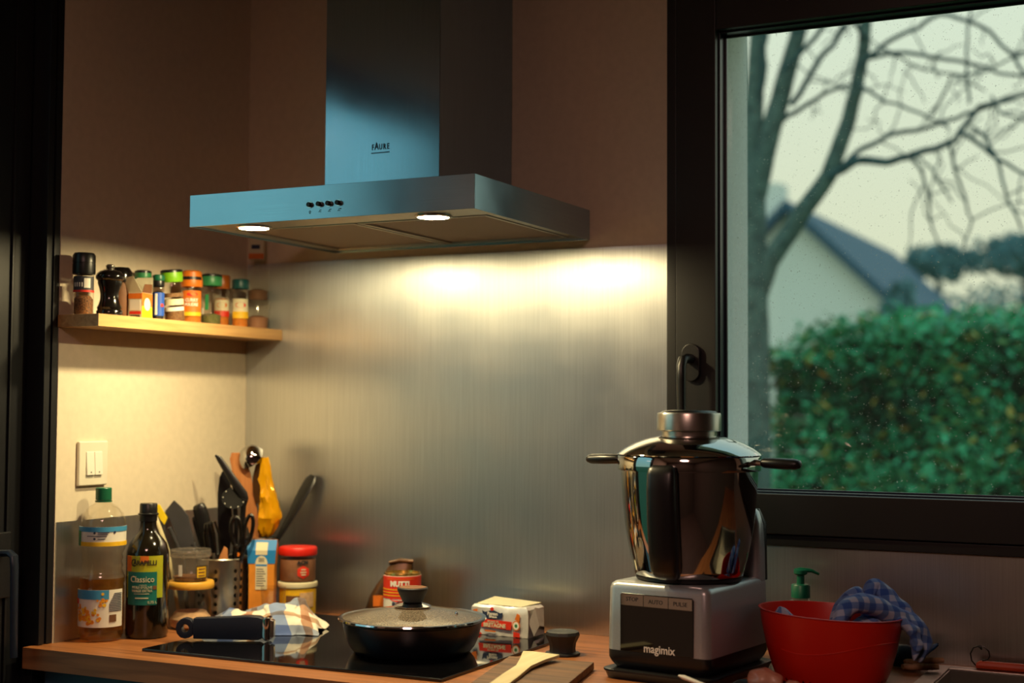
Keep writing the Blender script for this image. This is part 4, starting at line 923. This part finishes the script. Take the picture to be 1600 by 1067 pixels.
# ================================================================== BETWEEN HOB AND PROCESSOR
t = tag(MB().lathe([(0, .0003), (.030, .0003), (.032, .002), (.0315, .0045), (.024, .006), (.0232, .012), (.0245, .022), (.029, .031), (.031, .036), (.0295, .0415), (.025, .043), (.015, .0415), (0, .0405)], 11).build('processor_cap', 'blackmatte', loc=(.884, -.232, 0), rot=(0, 0, .3), smooth=25), 'black flared plastic cap standing between butter and food processor', 'cap')
t = tag(MB().prism([(.84, -.358), (.993, -.343), (1.040, -.575), (.895, -.60)], .0003, .0135).build('cutting_board', 'board', bevel=.0015), 'worn dark wooden cutting board at the front of the worktop', 'cutting board')
def bz_fn(x, y): return .0142+max(0, (y+.52))*.035
poly = [(.869, -.363), (.884, -.358), (.940, -.366), (.934, -.412), (.934, -.464), (.951, -.542), (.966, -.612), (.938, -.622), (.920, -.541), (.909, -.470), (.889, -.414)]
ws = MB(); n = len(poly)
vs = [(x, y, bz_fn(x, y)) for x, y in poly]+[(x, y, bz_fn(x, y)+.0055) for x, y in poly]
ws.add(vs, [tuple(range(n))[::-1], tuple(range(n, 2*n))]+[(k, (k+1) % n, n+(k+1) % n, n+k) for k in range(n)])
tag(ws.build('wooden_spatula', 'pale', bevel=.0012), 'pale wooden spatula lying on the dark cutting board', 'spatula')

# ================================================================== FOOD PROCESSOR
t = thing('food_processor', 'silver cooking food processor with polished steel bowl and lid', 'food processor', (1.143, -.290, 0), math.radians(-8))
def rrect(hx, hy, r, z, n=6, cx=0, cy=0):
    p = []
    for q, (sx, sy) in enumerate(((1, -1), (1, 1), (-1, 1), (-1, -1))):
        for k in range(n+1):
            a = (-PI/2+q*PI/2)+PI/2*k/n; p.append((cx+sx*(hx-r)+r*math.cos(a), cy+sy*(hy-r)+r*math.sin(a), z))
    return p
MB().loft([rrect(.096, .120, .022, .0004), rrect(.099, .123, .022, .010), rrect(.101, .125, .022, .0125), rrect(.101, .125, .022, .0155), rrect(.098, .122, .022, .0165)]).build('tray', 'blackp', t)
MB().loft([rrect(.085, .105, .018, .016), rrect(.092, .112, .018, .026), rrect(.0945, .1145, .016, .034), rrect(.0945, .1145, .016, .046)]).build('base', 'blackp', t)
MB().loft([rrect(.0940, .114, .014, .0462), rrect(.0935, .1135, .014, .09), rrect(.0925, .1125, .014, .146), rrect(.0905, .1105, .014, .153), rrect(.085, .105, .012, .157), rrect(.06, .08, .012, .1575)]).build('body', 'silver', t, smooth=50)
ym = -.1145
sc_ = MB().prism([(-.066, .0464), (.067, .0464), (.067, .137), (.064, .140), (-.063, .140), (-.066, .137)], ym-.0012, ym+.002, 'xz').build('front_panel', 'screen', t, bevel=.0006)
for x0, x1 in ((-.0645, -.0228), (-.0222, .0226), (.0232, .0655)): MB().box(x0, x1, ym-.0020, ym-.0011, .1205, .1385).build('button_bar', 'polished', t, bevel=.0003)
fm = lambda dx, dz: (lambda v: (dx+v.x, ym-.0022-v.z, dz+v.y))
text_flat('button_text', 'STOP', .0095, fm(-.0435, .1305), 'dark', t); text_flat('button_text', 'AUTO', .0095, fm(.000, .1290), 'dark', t); text_flat('button_text', 'PULSE', .0095, fm(.0445, .1290), 'dark', t)
text_flat('logo_text', 'magimix', .0185, lambda v: (.006+v.x, ym-.0014-v.z, .0535+v.y), 'white', t, xscale=.92, bold=.0003)
MB().loft([rrect(.0915, .018, .012, .150, cy=.094), rrect(.090, .0175, .012, .20, cy=.096), rrect(.087, .016, .012, .245, cy=.098), rrect(.080, .013, .010, .266, cy=.099), rrect(.070, .008, .006, .274, cy=.099)]).build('rear_column', 'silver', t, smooth=50)
MB().loft([rrect(.088, .010, .008, .150, cy=.115), rrect(.086, .010, .008, .245, cy=.116), rrect(.076, .006, .005, .270, cy=.112)]).build('column_back', 'blackp', t, smooth=50)
BX, BY = .006, -.012
MB().lathe([(0, .158), (.084, .158), (.088, .1595), (.088, .1645), (0, .1645)], 64, (BX, BY, 0)).build('bowl_foot', 'blackp', t)
MB().lathe([(0, .165), (.087, .165), (.0905, .1665), (.0925, .176), (.0985, .20), (.1035, .225), (.108, .255), (.1115, .29), (.1135, .32), (.1145, .340)], 96, (BX, BY, 0)).build('bowl', 'polished', t, smooth=60)
MB().lathe([(.1145, .338), (.1185, .3385), (.1190, .341), (.1190, .361), (.1175, .363), (.1145, .363)], 96, (BX, BY, 0)).build('lid_band', 'polished', t)
MB().lathe([(.1195, .3632), (.1205, .3645), (.119, .3665), (.108, .3745), (.092, .3830), (.072, .3905), (.052, .395), (.045, .3955)], 96, (BX, BY, 0)).build('lid', 'polished', t)
MB().lathe([(.046, .3945), (.046, .4030), (.045, .4035)], 64, (BX, BY, 0)).build('cap_neck', 'satin', t)
MB().lathe([(.040, .4035), (.0525, .4036), (.0538, .405), (.0538, .430), (.0525, .4335), (.047, .4345)], 72, (BX, BY, 0)).build('lid_cap', 'satin', t)
MB().lathe([(.047, .4342), (.044, .4368), (.030, .4385), (0, .439)], 64, (BX, BY, 0)).build('cap_top', 'blackp', t)
for s in (-1, 1):
    hb_ = MB().tube([(BX+s*.116, BY, .3535), (BX+s*.140, BY, .3535)], [.0075, .0065], 14, flat=.7).build('handle_bracket', 'chrome', t)
    MB().tube([(BX+s*.133, BY, .3535), (BX+s*.138, BY, .3535), (BX+s*.165, BY, .3530), (BX+s*.190, BY, .3525), (BX+s*.197, BY, .3525), (BX+s*.200, BY, .3525)], [.009, .0115, .0125, .012, .009, .004], 16, flat=.72).build('side_handle', 'blackp', t)
ah = math.radians(-82); fa = Vector((math.cos(ah), math.sin(ah), 0)); ta = Vector((-math.sin(ah), math.cos(ah), 0))
def hring(z, R0, R1, hw):
    pts = []
    for k in range(16):
        q = 2*PI*k/16; c_, s_ = math.cos(q), math.sin(q); c_ = math.copysign(abs(c_)**.55, c_); s_ = math.copysign(abs(s_)**.55, s_)
        p = fa*((R0+R1)/2+(R1-R0)/2*c_)+ta*(hw*s_); pts.append((BX+p.x, BY+p.y, z))
    return pts
MB().loft([hring(.1668, .092, .108, .016), hring(.172, .093, .117, .021), hring(.182, .095, .126, .0235), hring(.21, .100, .134, .0245), hring(.26, .108, .141, .0245), hring(.31, .1135, .144, .024), hring(.335, .1155, .142, .0235), hring(.345, .119, .138, .022), hring(.350, .1195, .130, .017)]).build('bowl_handle', 'blackp', t, smooth=55)

# ================================================================== COLANDER AND SINK SIDE
CLX, CLY = 1.369, -.240
t = thing('colander', 'round red plastic colander holding a checked towel', 'colander', (CLX, CLY, 0), LR)
N = 96
def colr(z):  # outer radius by height
    pts = [(0, .082), (.004, .088), (.02, .0945), (.05, .1035), (.085, .1110), (.112, .1150)]
    for (a, b), (c_, d_) in zip(pts, pts[1:]):
        if a <= z <= c_: return b+(d_-b)*(z-a)/(c_-a)
    return pts[-1][1]
cm = MB()
prof = [(0, .0004), (.070, .0004), (.082, .0008)]
zs = [.004, .0085, .0125]
holes_rows = 2
def tiltz(x, z): return z-x/.117*.006*(z/.118)
wall = [(colr(z), z) for z in (.0125, .020, .035, .05, .07, .09, .10, .1095)]+[(.1165, .1105), (.1168, .1115), (.1155, .1122), (.1130, .1115), (.1110, .105), (.1080, .085), (.1005, .05), (.0915, .02), (.080, .005), (0, .0035)]
cm.lathe(prof+[(colr(.004), .004)], N); 
# a row of round drain holes near the base
for k in range(N//2):
    da = 2*PI/(N/2); ac = (k+.5)*da; zl, zh = .004, .0125; zc = (zl+zh)/2; pts = []; hp = []
    for j in range(12):
        an = 2*PI*j/12+PI/4; c_, s_ = math.cos(an), math.sin(an); m_ = max(abs(c_), abs(s_))
        a1_, z1_ = ac+c_/m_*da/2, zc+s_/m_*(zh-zl)/2; r1_ = colr(z1_); pts.append((r1_*math.cos(a1_), r1_*math.sin(a1_), z1_))
        a2_, z2_ = ac+c_*.0022/.09, zc+s_*.0022; r2_ = colr(z2_); hp.append((r2_*math.cos(a2_), r2_*math.sin(a2_), z2_))
    cm.add(pts+hp, [(j, (j+1) % 12, 12+(j+1) % 12, 12+j) for j in range(12)])
cm.lathe(wall, N)
cm.v = [(x, y, tiltz(x, z)) for x, y, z in cm.v]
cm.build('bowl', 'red', t, smooth=50)
wv = MB(); pth = []
for k in range(41):
    q = math.radians(-150+120*k/40); z = .064+.011*math.sin((q+PI/2)*2.2); r_ = colr(z)+.0001; pth.append((r_*math.cos(q), r_*math.sin(q), tiltz(r_*math.cos(q), z)))
wv.tube(pth, .0008, 6).build('wave_line', 'red', t)
# checked towel hanging over the right rim: one cloth made of thick soft folds
t = thing('kitchen_towel', 'blue and grey checked towel bunched over the rim of the red colander', 'towel', (CLX, CLY, -.008), LR)
tm = MB()
def fold(path, rad, flat, up=None, amp=.25, n=18, seg=26):
    P_ = [Vector(p) for p in path]; out = []; rads = []
    for k in range(seg+1):
        u = k/seg*(len(P_)-1); i = min(int(u), len(P_)-2); f = u-i
        p0, p1, p2, p3 = P_[max(i-1, 0)], P_[i], P_[i+1], P_[min(i+2, len(P_)-1)]
        out.append(.5*((2*p1)+(p2-p0)*f+(2*p0-5*p1+4*p2-p3)*f*f+(3*p1-p0-3*p2+p3)*f**3))
        r_ = rad[i]+(rad[i+1]-rad[i])*f; rads.append(r_)
    s0 = len(tm.v); tm.tube(out, rads, n, flat=flat, up=up)
    for j in range(s0, len(tm.v)):
        v = Vector(tm.v[j]); q = v*55; d = Vector((fbm(q.x, q.y, q.z), fbm(q.x+9, q.y, q.z), fbm(q.x, q.y+9, q.z)))
        tm.v[j] = tuple(v+d*.010*amp*2)
fold([(-.002, -.055, .100), (.015, -.050, .132), (.045, -.045, .138), (.075, -.040, .128), (.105, -.035, .112), (.130, -.030, .100), (.142, -.025, .072), (.132, -.022, .045)], [.012, .020, .021, .020, .019, .018, .017, .010], .8)
fold([(.055, .005, .120), (.068, .008, .160), (.080, .010, .155), (.105, .005, .132), (.128, .0, .112), (.145, -.004, .085), (.148, -.006, .060)], [.012, .015, .017, .018, .016, .012, .006], .75)
fold([(.010, .010, .090), (.022, .006, .125), (.040, .002, .148), (.052, .0, .130), (.066, .0, .105)], [.014, .016, .014, .014, .012], .8)
fold([(.02, -.03, .085), (.06, -.02, .095), (.09, -.01, .095)], [.02, .028, .018], .8)
fold([(.095, -.045, .118), (.120, -.048, .095), (.128, -.046, .070), (.126, -.042, .048)], [.012, .016, .014, .006], .55)
tm.build('cloth', 'towelblue', t, uv=lambda p: (p.x+p.y*.6, p.z+p.y*.5), smooth=80, subsurf=1)
# blue folded cloth inside, at the left rim
t = thing('folded_cloth', 'small blue patterned cloth corner inside the left of the colander', 'cloth', (CLX, CLY, 0), LR)
MB().loft([[(-.100, -.030, .085), (-.066, -.060, .085), (-.050, -.020, .085), (-.080, .010, .085)], [(-.102, -.030, .108), (-.070, -.058, .104), (-.064, -.030, .106), (-.085, -.006, .108)], [(-.092, -.034, .124), (-.082, -.044, .121), (-.080, -.036, .121), (-.088, -.026, .123)]]).build('cloth', 'towelblue', t, bevel=.003)
# soap dispenser
t = thing('soap_dispenser', 'soap bottle with green pump behind the red colander', 'soap dispenser', (1.270, -.058, 0))
MB().lathe([(0, .0004), (.027, .0004), (.030, .004), (.030, .085), (.027, .095), (.017, .102), (.0125, .106), (.0125, .112)], 32).build('bottle', 'soap', t)
MB().lathe([(.0125, .106), (.0165, .1065), (.0165, .128), (.015, .130), (.007, .131)], 24).build('collar', 'pump', t)
MB().lathe([(.0068, .130), (.0068, .146), (.010, .147), (.012, .149), (.012, .155), (.009, .157), (0, .157)], 20).build('stem', 'pump', t)
MB().tube([(-.010, -.004, .1535), (.0, 0, .1550), (.018, .008, .1540), (.030, .013, .1480)], [.006, .0075, .0055, .0035], 12, flat=.65).build('nozzle', 'pump', t)
# blue cloth behind
t = thing('rubber_glove', 'dark blue rubber cloth lying between colander and sink', 'cloth', (1.462, -.066, 0), math.radians(8))
rg = []
for x, zc, h_, w_ in ((-.030, .012, .011, .010), (-.018, .020, .019, .016), (-.002, .020, .019, .018), (.014, .021, .012, .013), (.028, .030, .007, .009), (.040, .038, .0045, .006), (.046, .043, .002, .003)):
    rg.append([(x+.004*fbm(q, x*40), w_*math.cos(q)*(1+.2*fbm(q*2, x*60)), max(.0005, zc+h_*math.sin(q)*(1+.15*fbm(q*2, x*50, 3)))) for q in [2*PI*k/16 for k in range(16)]])
MB().loft(rg).build('rubber', 'blue', t, smooth=60)
# beige folded cloth
t = thing('folded_cloth', 'small beige folded cloth lying at the corner of the sink', 'cloth', (1.486, -.108, .0045), math.radians(24))
for k, (x0, x1, z0, r_, yy) in enumerate(((-.030, .030, .0068, .0066, -.006), (-.024, .040, .0130, .0062, .003))):
    m_ = MB(); m_.tube([(x0+(x1-x0)*q/12, yy+.003*fbm(q*.5, k), z0+.0012*fbm(q*.6, k+4)+(.004*q/12 if k else 0)) for q in range(13)], [r_*(.75+.35*math.sin(PI*(q+1)/14)) for q in range(13)], 12, flat=.8)
    m_.build('fold', 'beige', t, smooth=60)
# brush with loop
t = thing('dish_brush', 'orange red brush handle with black hanging loop behind the sink', 'brush', (1.567, -.038, .0045), math.radians(-1))
MB().loft([[(x, y, z) for y, z in ((-.007, .0), (.007, .0), (.008, .006), (.005, zt), (-.005, zt), (-.008, .006))] for x, zt in ((0, .009), (.006, .0125), (.10, .0125), (.16, .011), (.20, .010))]).build('handle', 'brush', t, bevel=.0015)
MB().tube([(.0, -.004, .004), (-.007, -.004, .012), (-.009, -.004, .024), (-.004, -.004, .034), (.006, -.004, .0385), (.014, -.004, .037), (.021, -.004, .030), (.0225, -.004, .022), (.019, -.004, .016), (.010, -.004, .0135)], .0012, 8).build('loop', 'blackp', t)
MB().tube([(.004, -.006, .038), (.008, -.006, .036), (.010, -.006, .032)], [.0015, .0025, .001], 8).build('knot', 'blackp', t)
# chicken pieces on a dark tray
t = tag(MB().loft([rrect(.080, .100, .015, .0004, cx=1.336, cy=-.452), rrect(.088, .108, .018, .007, cx=1.336, cy=-.452), rrect(.088, .108, .018, .009, cx=1.336, cy=-.452), rrect(.078, .098, .014, .0045, cx=1.336, cy=-.452)]).build('serving_tray', 'blackp'), 'low black tray at the bottom edge holding raw chicken', 'tray')
def lump(name, label, x, y, z, rx, ry, rz, seed):
    m_ = MB(); rg = []
    for i in range(1, 12):
        ph = PI*i/12-PI/2; r_ = []
        for k in range(20):
            q = 2*PI*k/20; d = Vector((math.cos(ph)*math.cos(q), math.cos(ph)*math.sin(q), math.sin(ph))); s_ = 1+.28*fbm(d.x*1.6+seed, d.y*1.6, d.z*1.6)
            r_.append((rx*d.x*s_, ry*d.y*s_, max(-rz*.55, rz*d.z*s_)))
        rg.append(r_)
    m_.loft(rg); zmin = min(v[2] for v in m_.v); m_.v = [(a, b, c-zmin) for a, b, c in m_.v]
    return tag(m_.build(name, 'meat', loc=(x, y, z), smooth=80, subsurf=1), label, 'chicken', 'raw chicken pieces')
lump('chicken_piece', 'largest raw pink chicken piece in front of the food processor', 1.294, -.366, .0055, .030, .020, .017, 1)
lump('chicken_piece', 'smaller raw chicken piece right of the largest one', 1.343, -.376, .0055, .014, .012, .009, 5)
t = thing('kitchen_spoon', 'pale handled spoon lying left of the raw chicken', 'spoon', (1.232, -.470, .0085), math.radians(4))
MB().tube([(-.042, 0, .021), (-.034, 0, .019), (.0, 0, .009)], [.002, .0055, .0045], 12, flat=.6).build('handle', 'white', t)
MB().tube([(.0, 0, .009), (.02, 0, .004), (.05, 0, .002)], [.004, .0045, .003], 10, flat=.4).build('shaft', 'blue', t)

# ================================================================== OUTDOORS
GZ = -1.05
struct(MB().box(-60, 60, -60, 90, GZ-.2, GZ).build('ground', 'grass', smooth=0), 'lawn around the house')
# hedge: dark core and thousands of leaves
t = thing('hedge', 'dense green hedge across the garden outside the window', 'hedge', (0, 6.0, GZ))
hr = random.Random(11)
def htop(x): return 2.00+.03*fbm(x*1.3, 0)+.05*(x+.4)+(-.12 if x < -.3 else 0)
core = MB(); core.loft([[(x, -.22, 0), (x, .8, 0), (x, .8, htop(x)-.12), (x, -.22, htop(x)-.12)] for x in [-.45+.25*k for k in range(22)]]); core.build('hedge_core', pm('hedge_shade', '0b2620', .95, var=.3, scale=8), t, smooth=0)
vs, fs, val = [], [], []
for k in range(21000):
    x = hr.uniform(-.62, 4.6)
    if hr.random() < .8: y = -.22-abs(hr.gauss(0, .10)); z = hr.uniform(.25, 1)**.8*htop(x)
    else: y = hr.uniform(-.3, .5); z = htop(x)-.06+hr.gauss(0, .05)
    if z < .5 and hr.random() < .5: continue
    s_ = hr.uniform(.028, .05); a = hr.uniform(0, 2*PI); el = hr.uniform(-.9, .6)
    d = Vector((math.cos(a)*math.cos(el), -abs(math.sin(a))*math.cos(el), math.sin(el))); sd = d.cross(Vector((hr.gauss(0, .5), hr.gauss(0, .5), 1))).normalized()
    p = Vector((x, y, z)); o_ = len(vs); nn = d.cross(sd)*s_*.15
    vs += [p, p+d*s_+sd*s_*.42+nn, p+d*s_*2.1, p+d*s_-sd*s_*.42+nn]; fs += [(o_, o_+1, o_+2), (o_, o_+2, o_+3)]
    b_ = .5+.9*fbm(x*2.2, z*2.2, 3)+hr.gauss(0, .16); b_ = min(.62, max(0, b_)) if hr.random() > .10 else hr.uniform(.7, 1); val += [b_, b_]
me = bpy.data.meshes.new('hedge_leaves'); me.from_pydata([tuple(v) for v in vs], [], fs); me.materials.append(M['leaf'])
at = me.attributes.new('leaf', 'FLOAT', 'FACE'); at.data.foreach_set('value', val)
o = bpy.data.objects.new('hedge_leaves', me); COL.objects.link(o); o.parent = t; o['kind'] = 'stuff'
# bare tree
TY = 4.5
t = thing('bare_tree', 'bare forked tree standing in front of the hedge outside', 'tree', (-.19, TY, GZ))
TR = {'A': ([[-.21, -1.05], [-.20, .2], [-.199, .719], [-.198, 1.168], [-.197, 1.69], [-.196, 1.953], [-.173, 2.39], [-.15, 2.9]], .10, .030),
 'B': ([[-.188, 1.55], [-.125, 1.807], [-.036, 2.112], [.035, 2.348], [.13, 2.8]], .06, .035),
 'C': ([[-.19, 1.0], [-.118, 1.2], [.031, 1.416], [.187, 1.629], [.273, 1.861], [.325, 2.043], [.368, 2.277], [.40, 2.65]], .055, .026),
 'D': ([[.195, 1.62], [.322, 1.696], [.472, 1.676], [.619, 1.715], [.795, 1.767], [.906, 1.922], [1.091, 1.953], [1.35, 2.0]], .024, .008),
 'E': ([[.255, 1.675], [.356, 1.769], [.489, 1.834], [.7, 1.883], [.875, 1.925], [.999, 1.962]], .016, .008),
 'F': ([[-.054, 1.923], [.051, 1.957], [.172, 2.023], [.308, 2.07]], .014, .009),
 'G': ([[.342, 2.16], [.426, 2.236], [.591, 2.319], [.736, 2.377], [.847, 2.355], [.971, 2.275], [1.078, 2.133], [1.2, 1.96]], .014, .008),
 'H': ([[.376, 2.208], [.574, 2.212], [.735, 2.178], [.877, 2.13], [1.046, 2.063], [1.3, 2.02]], .012, .007),
 'I': ([[.603, 1.716], [.673, 1.513], [.683, 1.364], [.719, 1.231]], .009, .005), 'J': ([[.779, 1.761], [.809, 1.586], [.839, 1.469], [.87, 1.37], [.837, 1.241]], .009, .005),
 'K': ([[.834, 1.789], [.92, 1.725], [1.011, 1.637], [1.125, 1.564], [1.35, 1.5]], .013, .007), 'L': ([[.897, 1.816], [.966, 1.737], [1.026, 1.603], [1.055, 1.456], [1.129, 1.292]], .010, .006),
 'M': ([[.335, 2.08], [.49, 1.96], [.588, 1.918], [.716, 1.84], [.811, 1.783]], .009, .006), 'N': ([[.38, 2.3], [.36, 2.346], [.293, 2.405], [.156, 2.231], [.02, 2.12]], .012, .014),
 'O': ([[.611, 1.716], [.698, 1.61], [.784, 1.456]], .007, .005), 'Q': ([[.875, 1.925], [.869, 2.139], [.879, 2.335], [.942, 2.6]], .008, .005),
 'R': ([[.7, 1.883], [.813, 2.046], [.985, 2.045], [1.153, 2.125]], .007, .005), 'S': ([[.984, 1.955], [1.029, 1.862], [1.2, 1.77]], .007, .005),
 'U': ([[-.196, 1.90], [-.124, 2.209], [-.106, 2.382], [-.087, 2.7]], .018, .012), 'V': ([[.0, 2.0], [.156, 2.231], [.259, 2.357], [.36, 2.55]], .016, .012), 'X': ([[.45, 2.25], [.654, 2.128], [.813, 2.087], [.938, 2.001]], .007, .005)}
tr_ = random.Random(5)
for k, (pts, r0, r1) in TR.items():
    P_ = []
    for i in range(len(pts)-1):
        for f in range(4):
            u = f/4; a, b = pts[i], pts[i+1]; P_.append((a[0]+(b[0]-a[0])*u, a[1]+(b[1]-a[1])*u))
    P_.append(tuple(pts[-1])); n = len(P_)
    dep = 0 if k in 'AB' else tr_.uniform(-.5, .4)
    big = k in 'ABC'
    path = [(x+.19+(0 if big else .012*fbm(x*9, z*9, 1)), dep*min(1, i/(n*.5))*.5*(0 if k == 'A' else 1)+.02*fbm(i*.5, ord(k)), z-GZ+(0 if big else .012*fbm(x*9, z*9, 8))) for i, (x, z) in enumerate(P_)]
    mb = MB(); mb.tube(path, [r0+(r1-r0)*i/(n-1)+(.05*(1-min(1, (P_[i][1]-GZ)/.5)) if k == 'A' else 0) for i in range(n)], 10 if big else 6)
    ob = mb.build('trunk' if big else 'branch', 'bark' if big else 'twig', t)
    if not big:
        tw = MB()
        for q in range(5):
            i = tr_.randrange(2, n-1); p = Vector(path[i]); L = tr_.uniform(.15, .45); dx = tr_.uniform(-.5, 1); dz = tr_.uniform(-.7, .8); c_ = [p]
            for s_ in range(5): p = p+Vector((dx+tr_.gauss(0, .25), tr_.gauss(0, .3), dz+tr_.gauss(0, .25)))*L/5; c_.append(p)
            tw.tube(c_, [.0045, .004, .0038, .0034, .003, .0025], 4)
        tw.build('twigs', 'twig', ob)['kind'] = 'stuff'
# neighbour's house
t = thing('house', 'white gabled house with slate roof beyond the hedge', 'house', (-4.3, 20, GZ))
MB().prism([(-2.0, 0), (2.0, 0), (2.0, 2.78), (0, 4.70), (-2.0, 2.78)], 0, 8, 'xz').build('walls', 'housew', t, smooth=0)
for s in (-1, 1):
    MB().add([(0, -.25, 4.72), (s*2.3, -.25, 2.51), (s*2.3, 8.2, 2.51), (0, 8.2, 4.72), (0, -.25, 4.90), (s*2.3, -.25, 2.69), (s*2.3, 8.2, 2.69), (0, 8.2, 4.90)], [(0, 3, 2, 1), (4, 5, 6, 7), (0, 1, 5, 4), (1, 2, 6, 5), (2, 3, 7, 6), (3, 0, 4, 7)]).build('roof_slope', 'roof', t, smooth=0)
MB().box(-.9, -.3, .5, 1.0, 4.0, 5.3).build('chimney', 'housew', t, smooth=0)
def crown_tree(name, label, x, y, zc, rx, rz, seed, cat='tree', trunk=True, n=1500):
    t = thing(name, label, cat, (x, y, GZ), group='trees beyond the hedge'); r_ = random.Random(seed)
    if trunk: MB().tube([(0, 0, 0), (.05, 0, (zc-GZ)*.5), (0, 0, zc-GZ)], [.16, .12, .06], 8).build('trunk', 'twig', t)
    vs, fs = [], []
    for k in range(n):
        while True:
            d = Vector((r_.uniform(-1, 1), r_.uniform(-1, 1), r_.uniform(-1, 1)))
            if d.length < 1: break
        s_ = 1+.35*fbm(d.x*2+seed, d.y*2, d.z*2); p = Vector((d.x*rx*s_, d.y*rx*s_, zc-GZ+d.z*rz*s_)); q = Vector((r_.gauss(0, 1), r_.gauss(0, 1), r_.gauss(0, 1))).normalized()*.10; w_ = q.cross(Vector((r_.gauss(0, 1), 1, .3))).normalized()*.06
        o_ = len(vs); vs += [p-q, p+w_, p+q, p-w_]; fs.append((o_, o_+1, o_+2, o_+3))
    o = MB(); o.add(vs, fs); o.build('foliage', 'farfol', t, smooth=0, fix=False)['kind'] = 'stuff'
crown_tree('pine_tree', 'dark flat topped pine left of the other pine beyond the hedge', -3.69, 30, 3.77, .85, .38, 2, n=1000)
crown_tree('pine_tree', 'broad flat topped pine at the right edge of the window', -2.2, 33, 4.15, 1.3, .52, 4, n=1500)
crown_tree('conifer', 'small pointed conifer beside the eaves of the white house', -1.95, 17, 1.75, .24, .45, 6, n=500)
crown_tree('far_tree', 'pale bluish rounded tree below the pines beyond the hedge', -3.2, 39, 2.9, 3.0, 1.1, 8, n=1800)
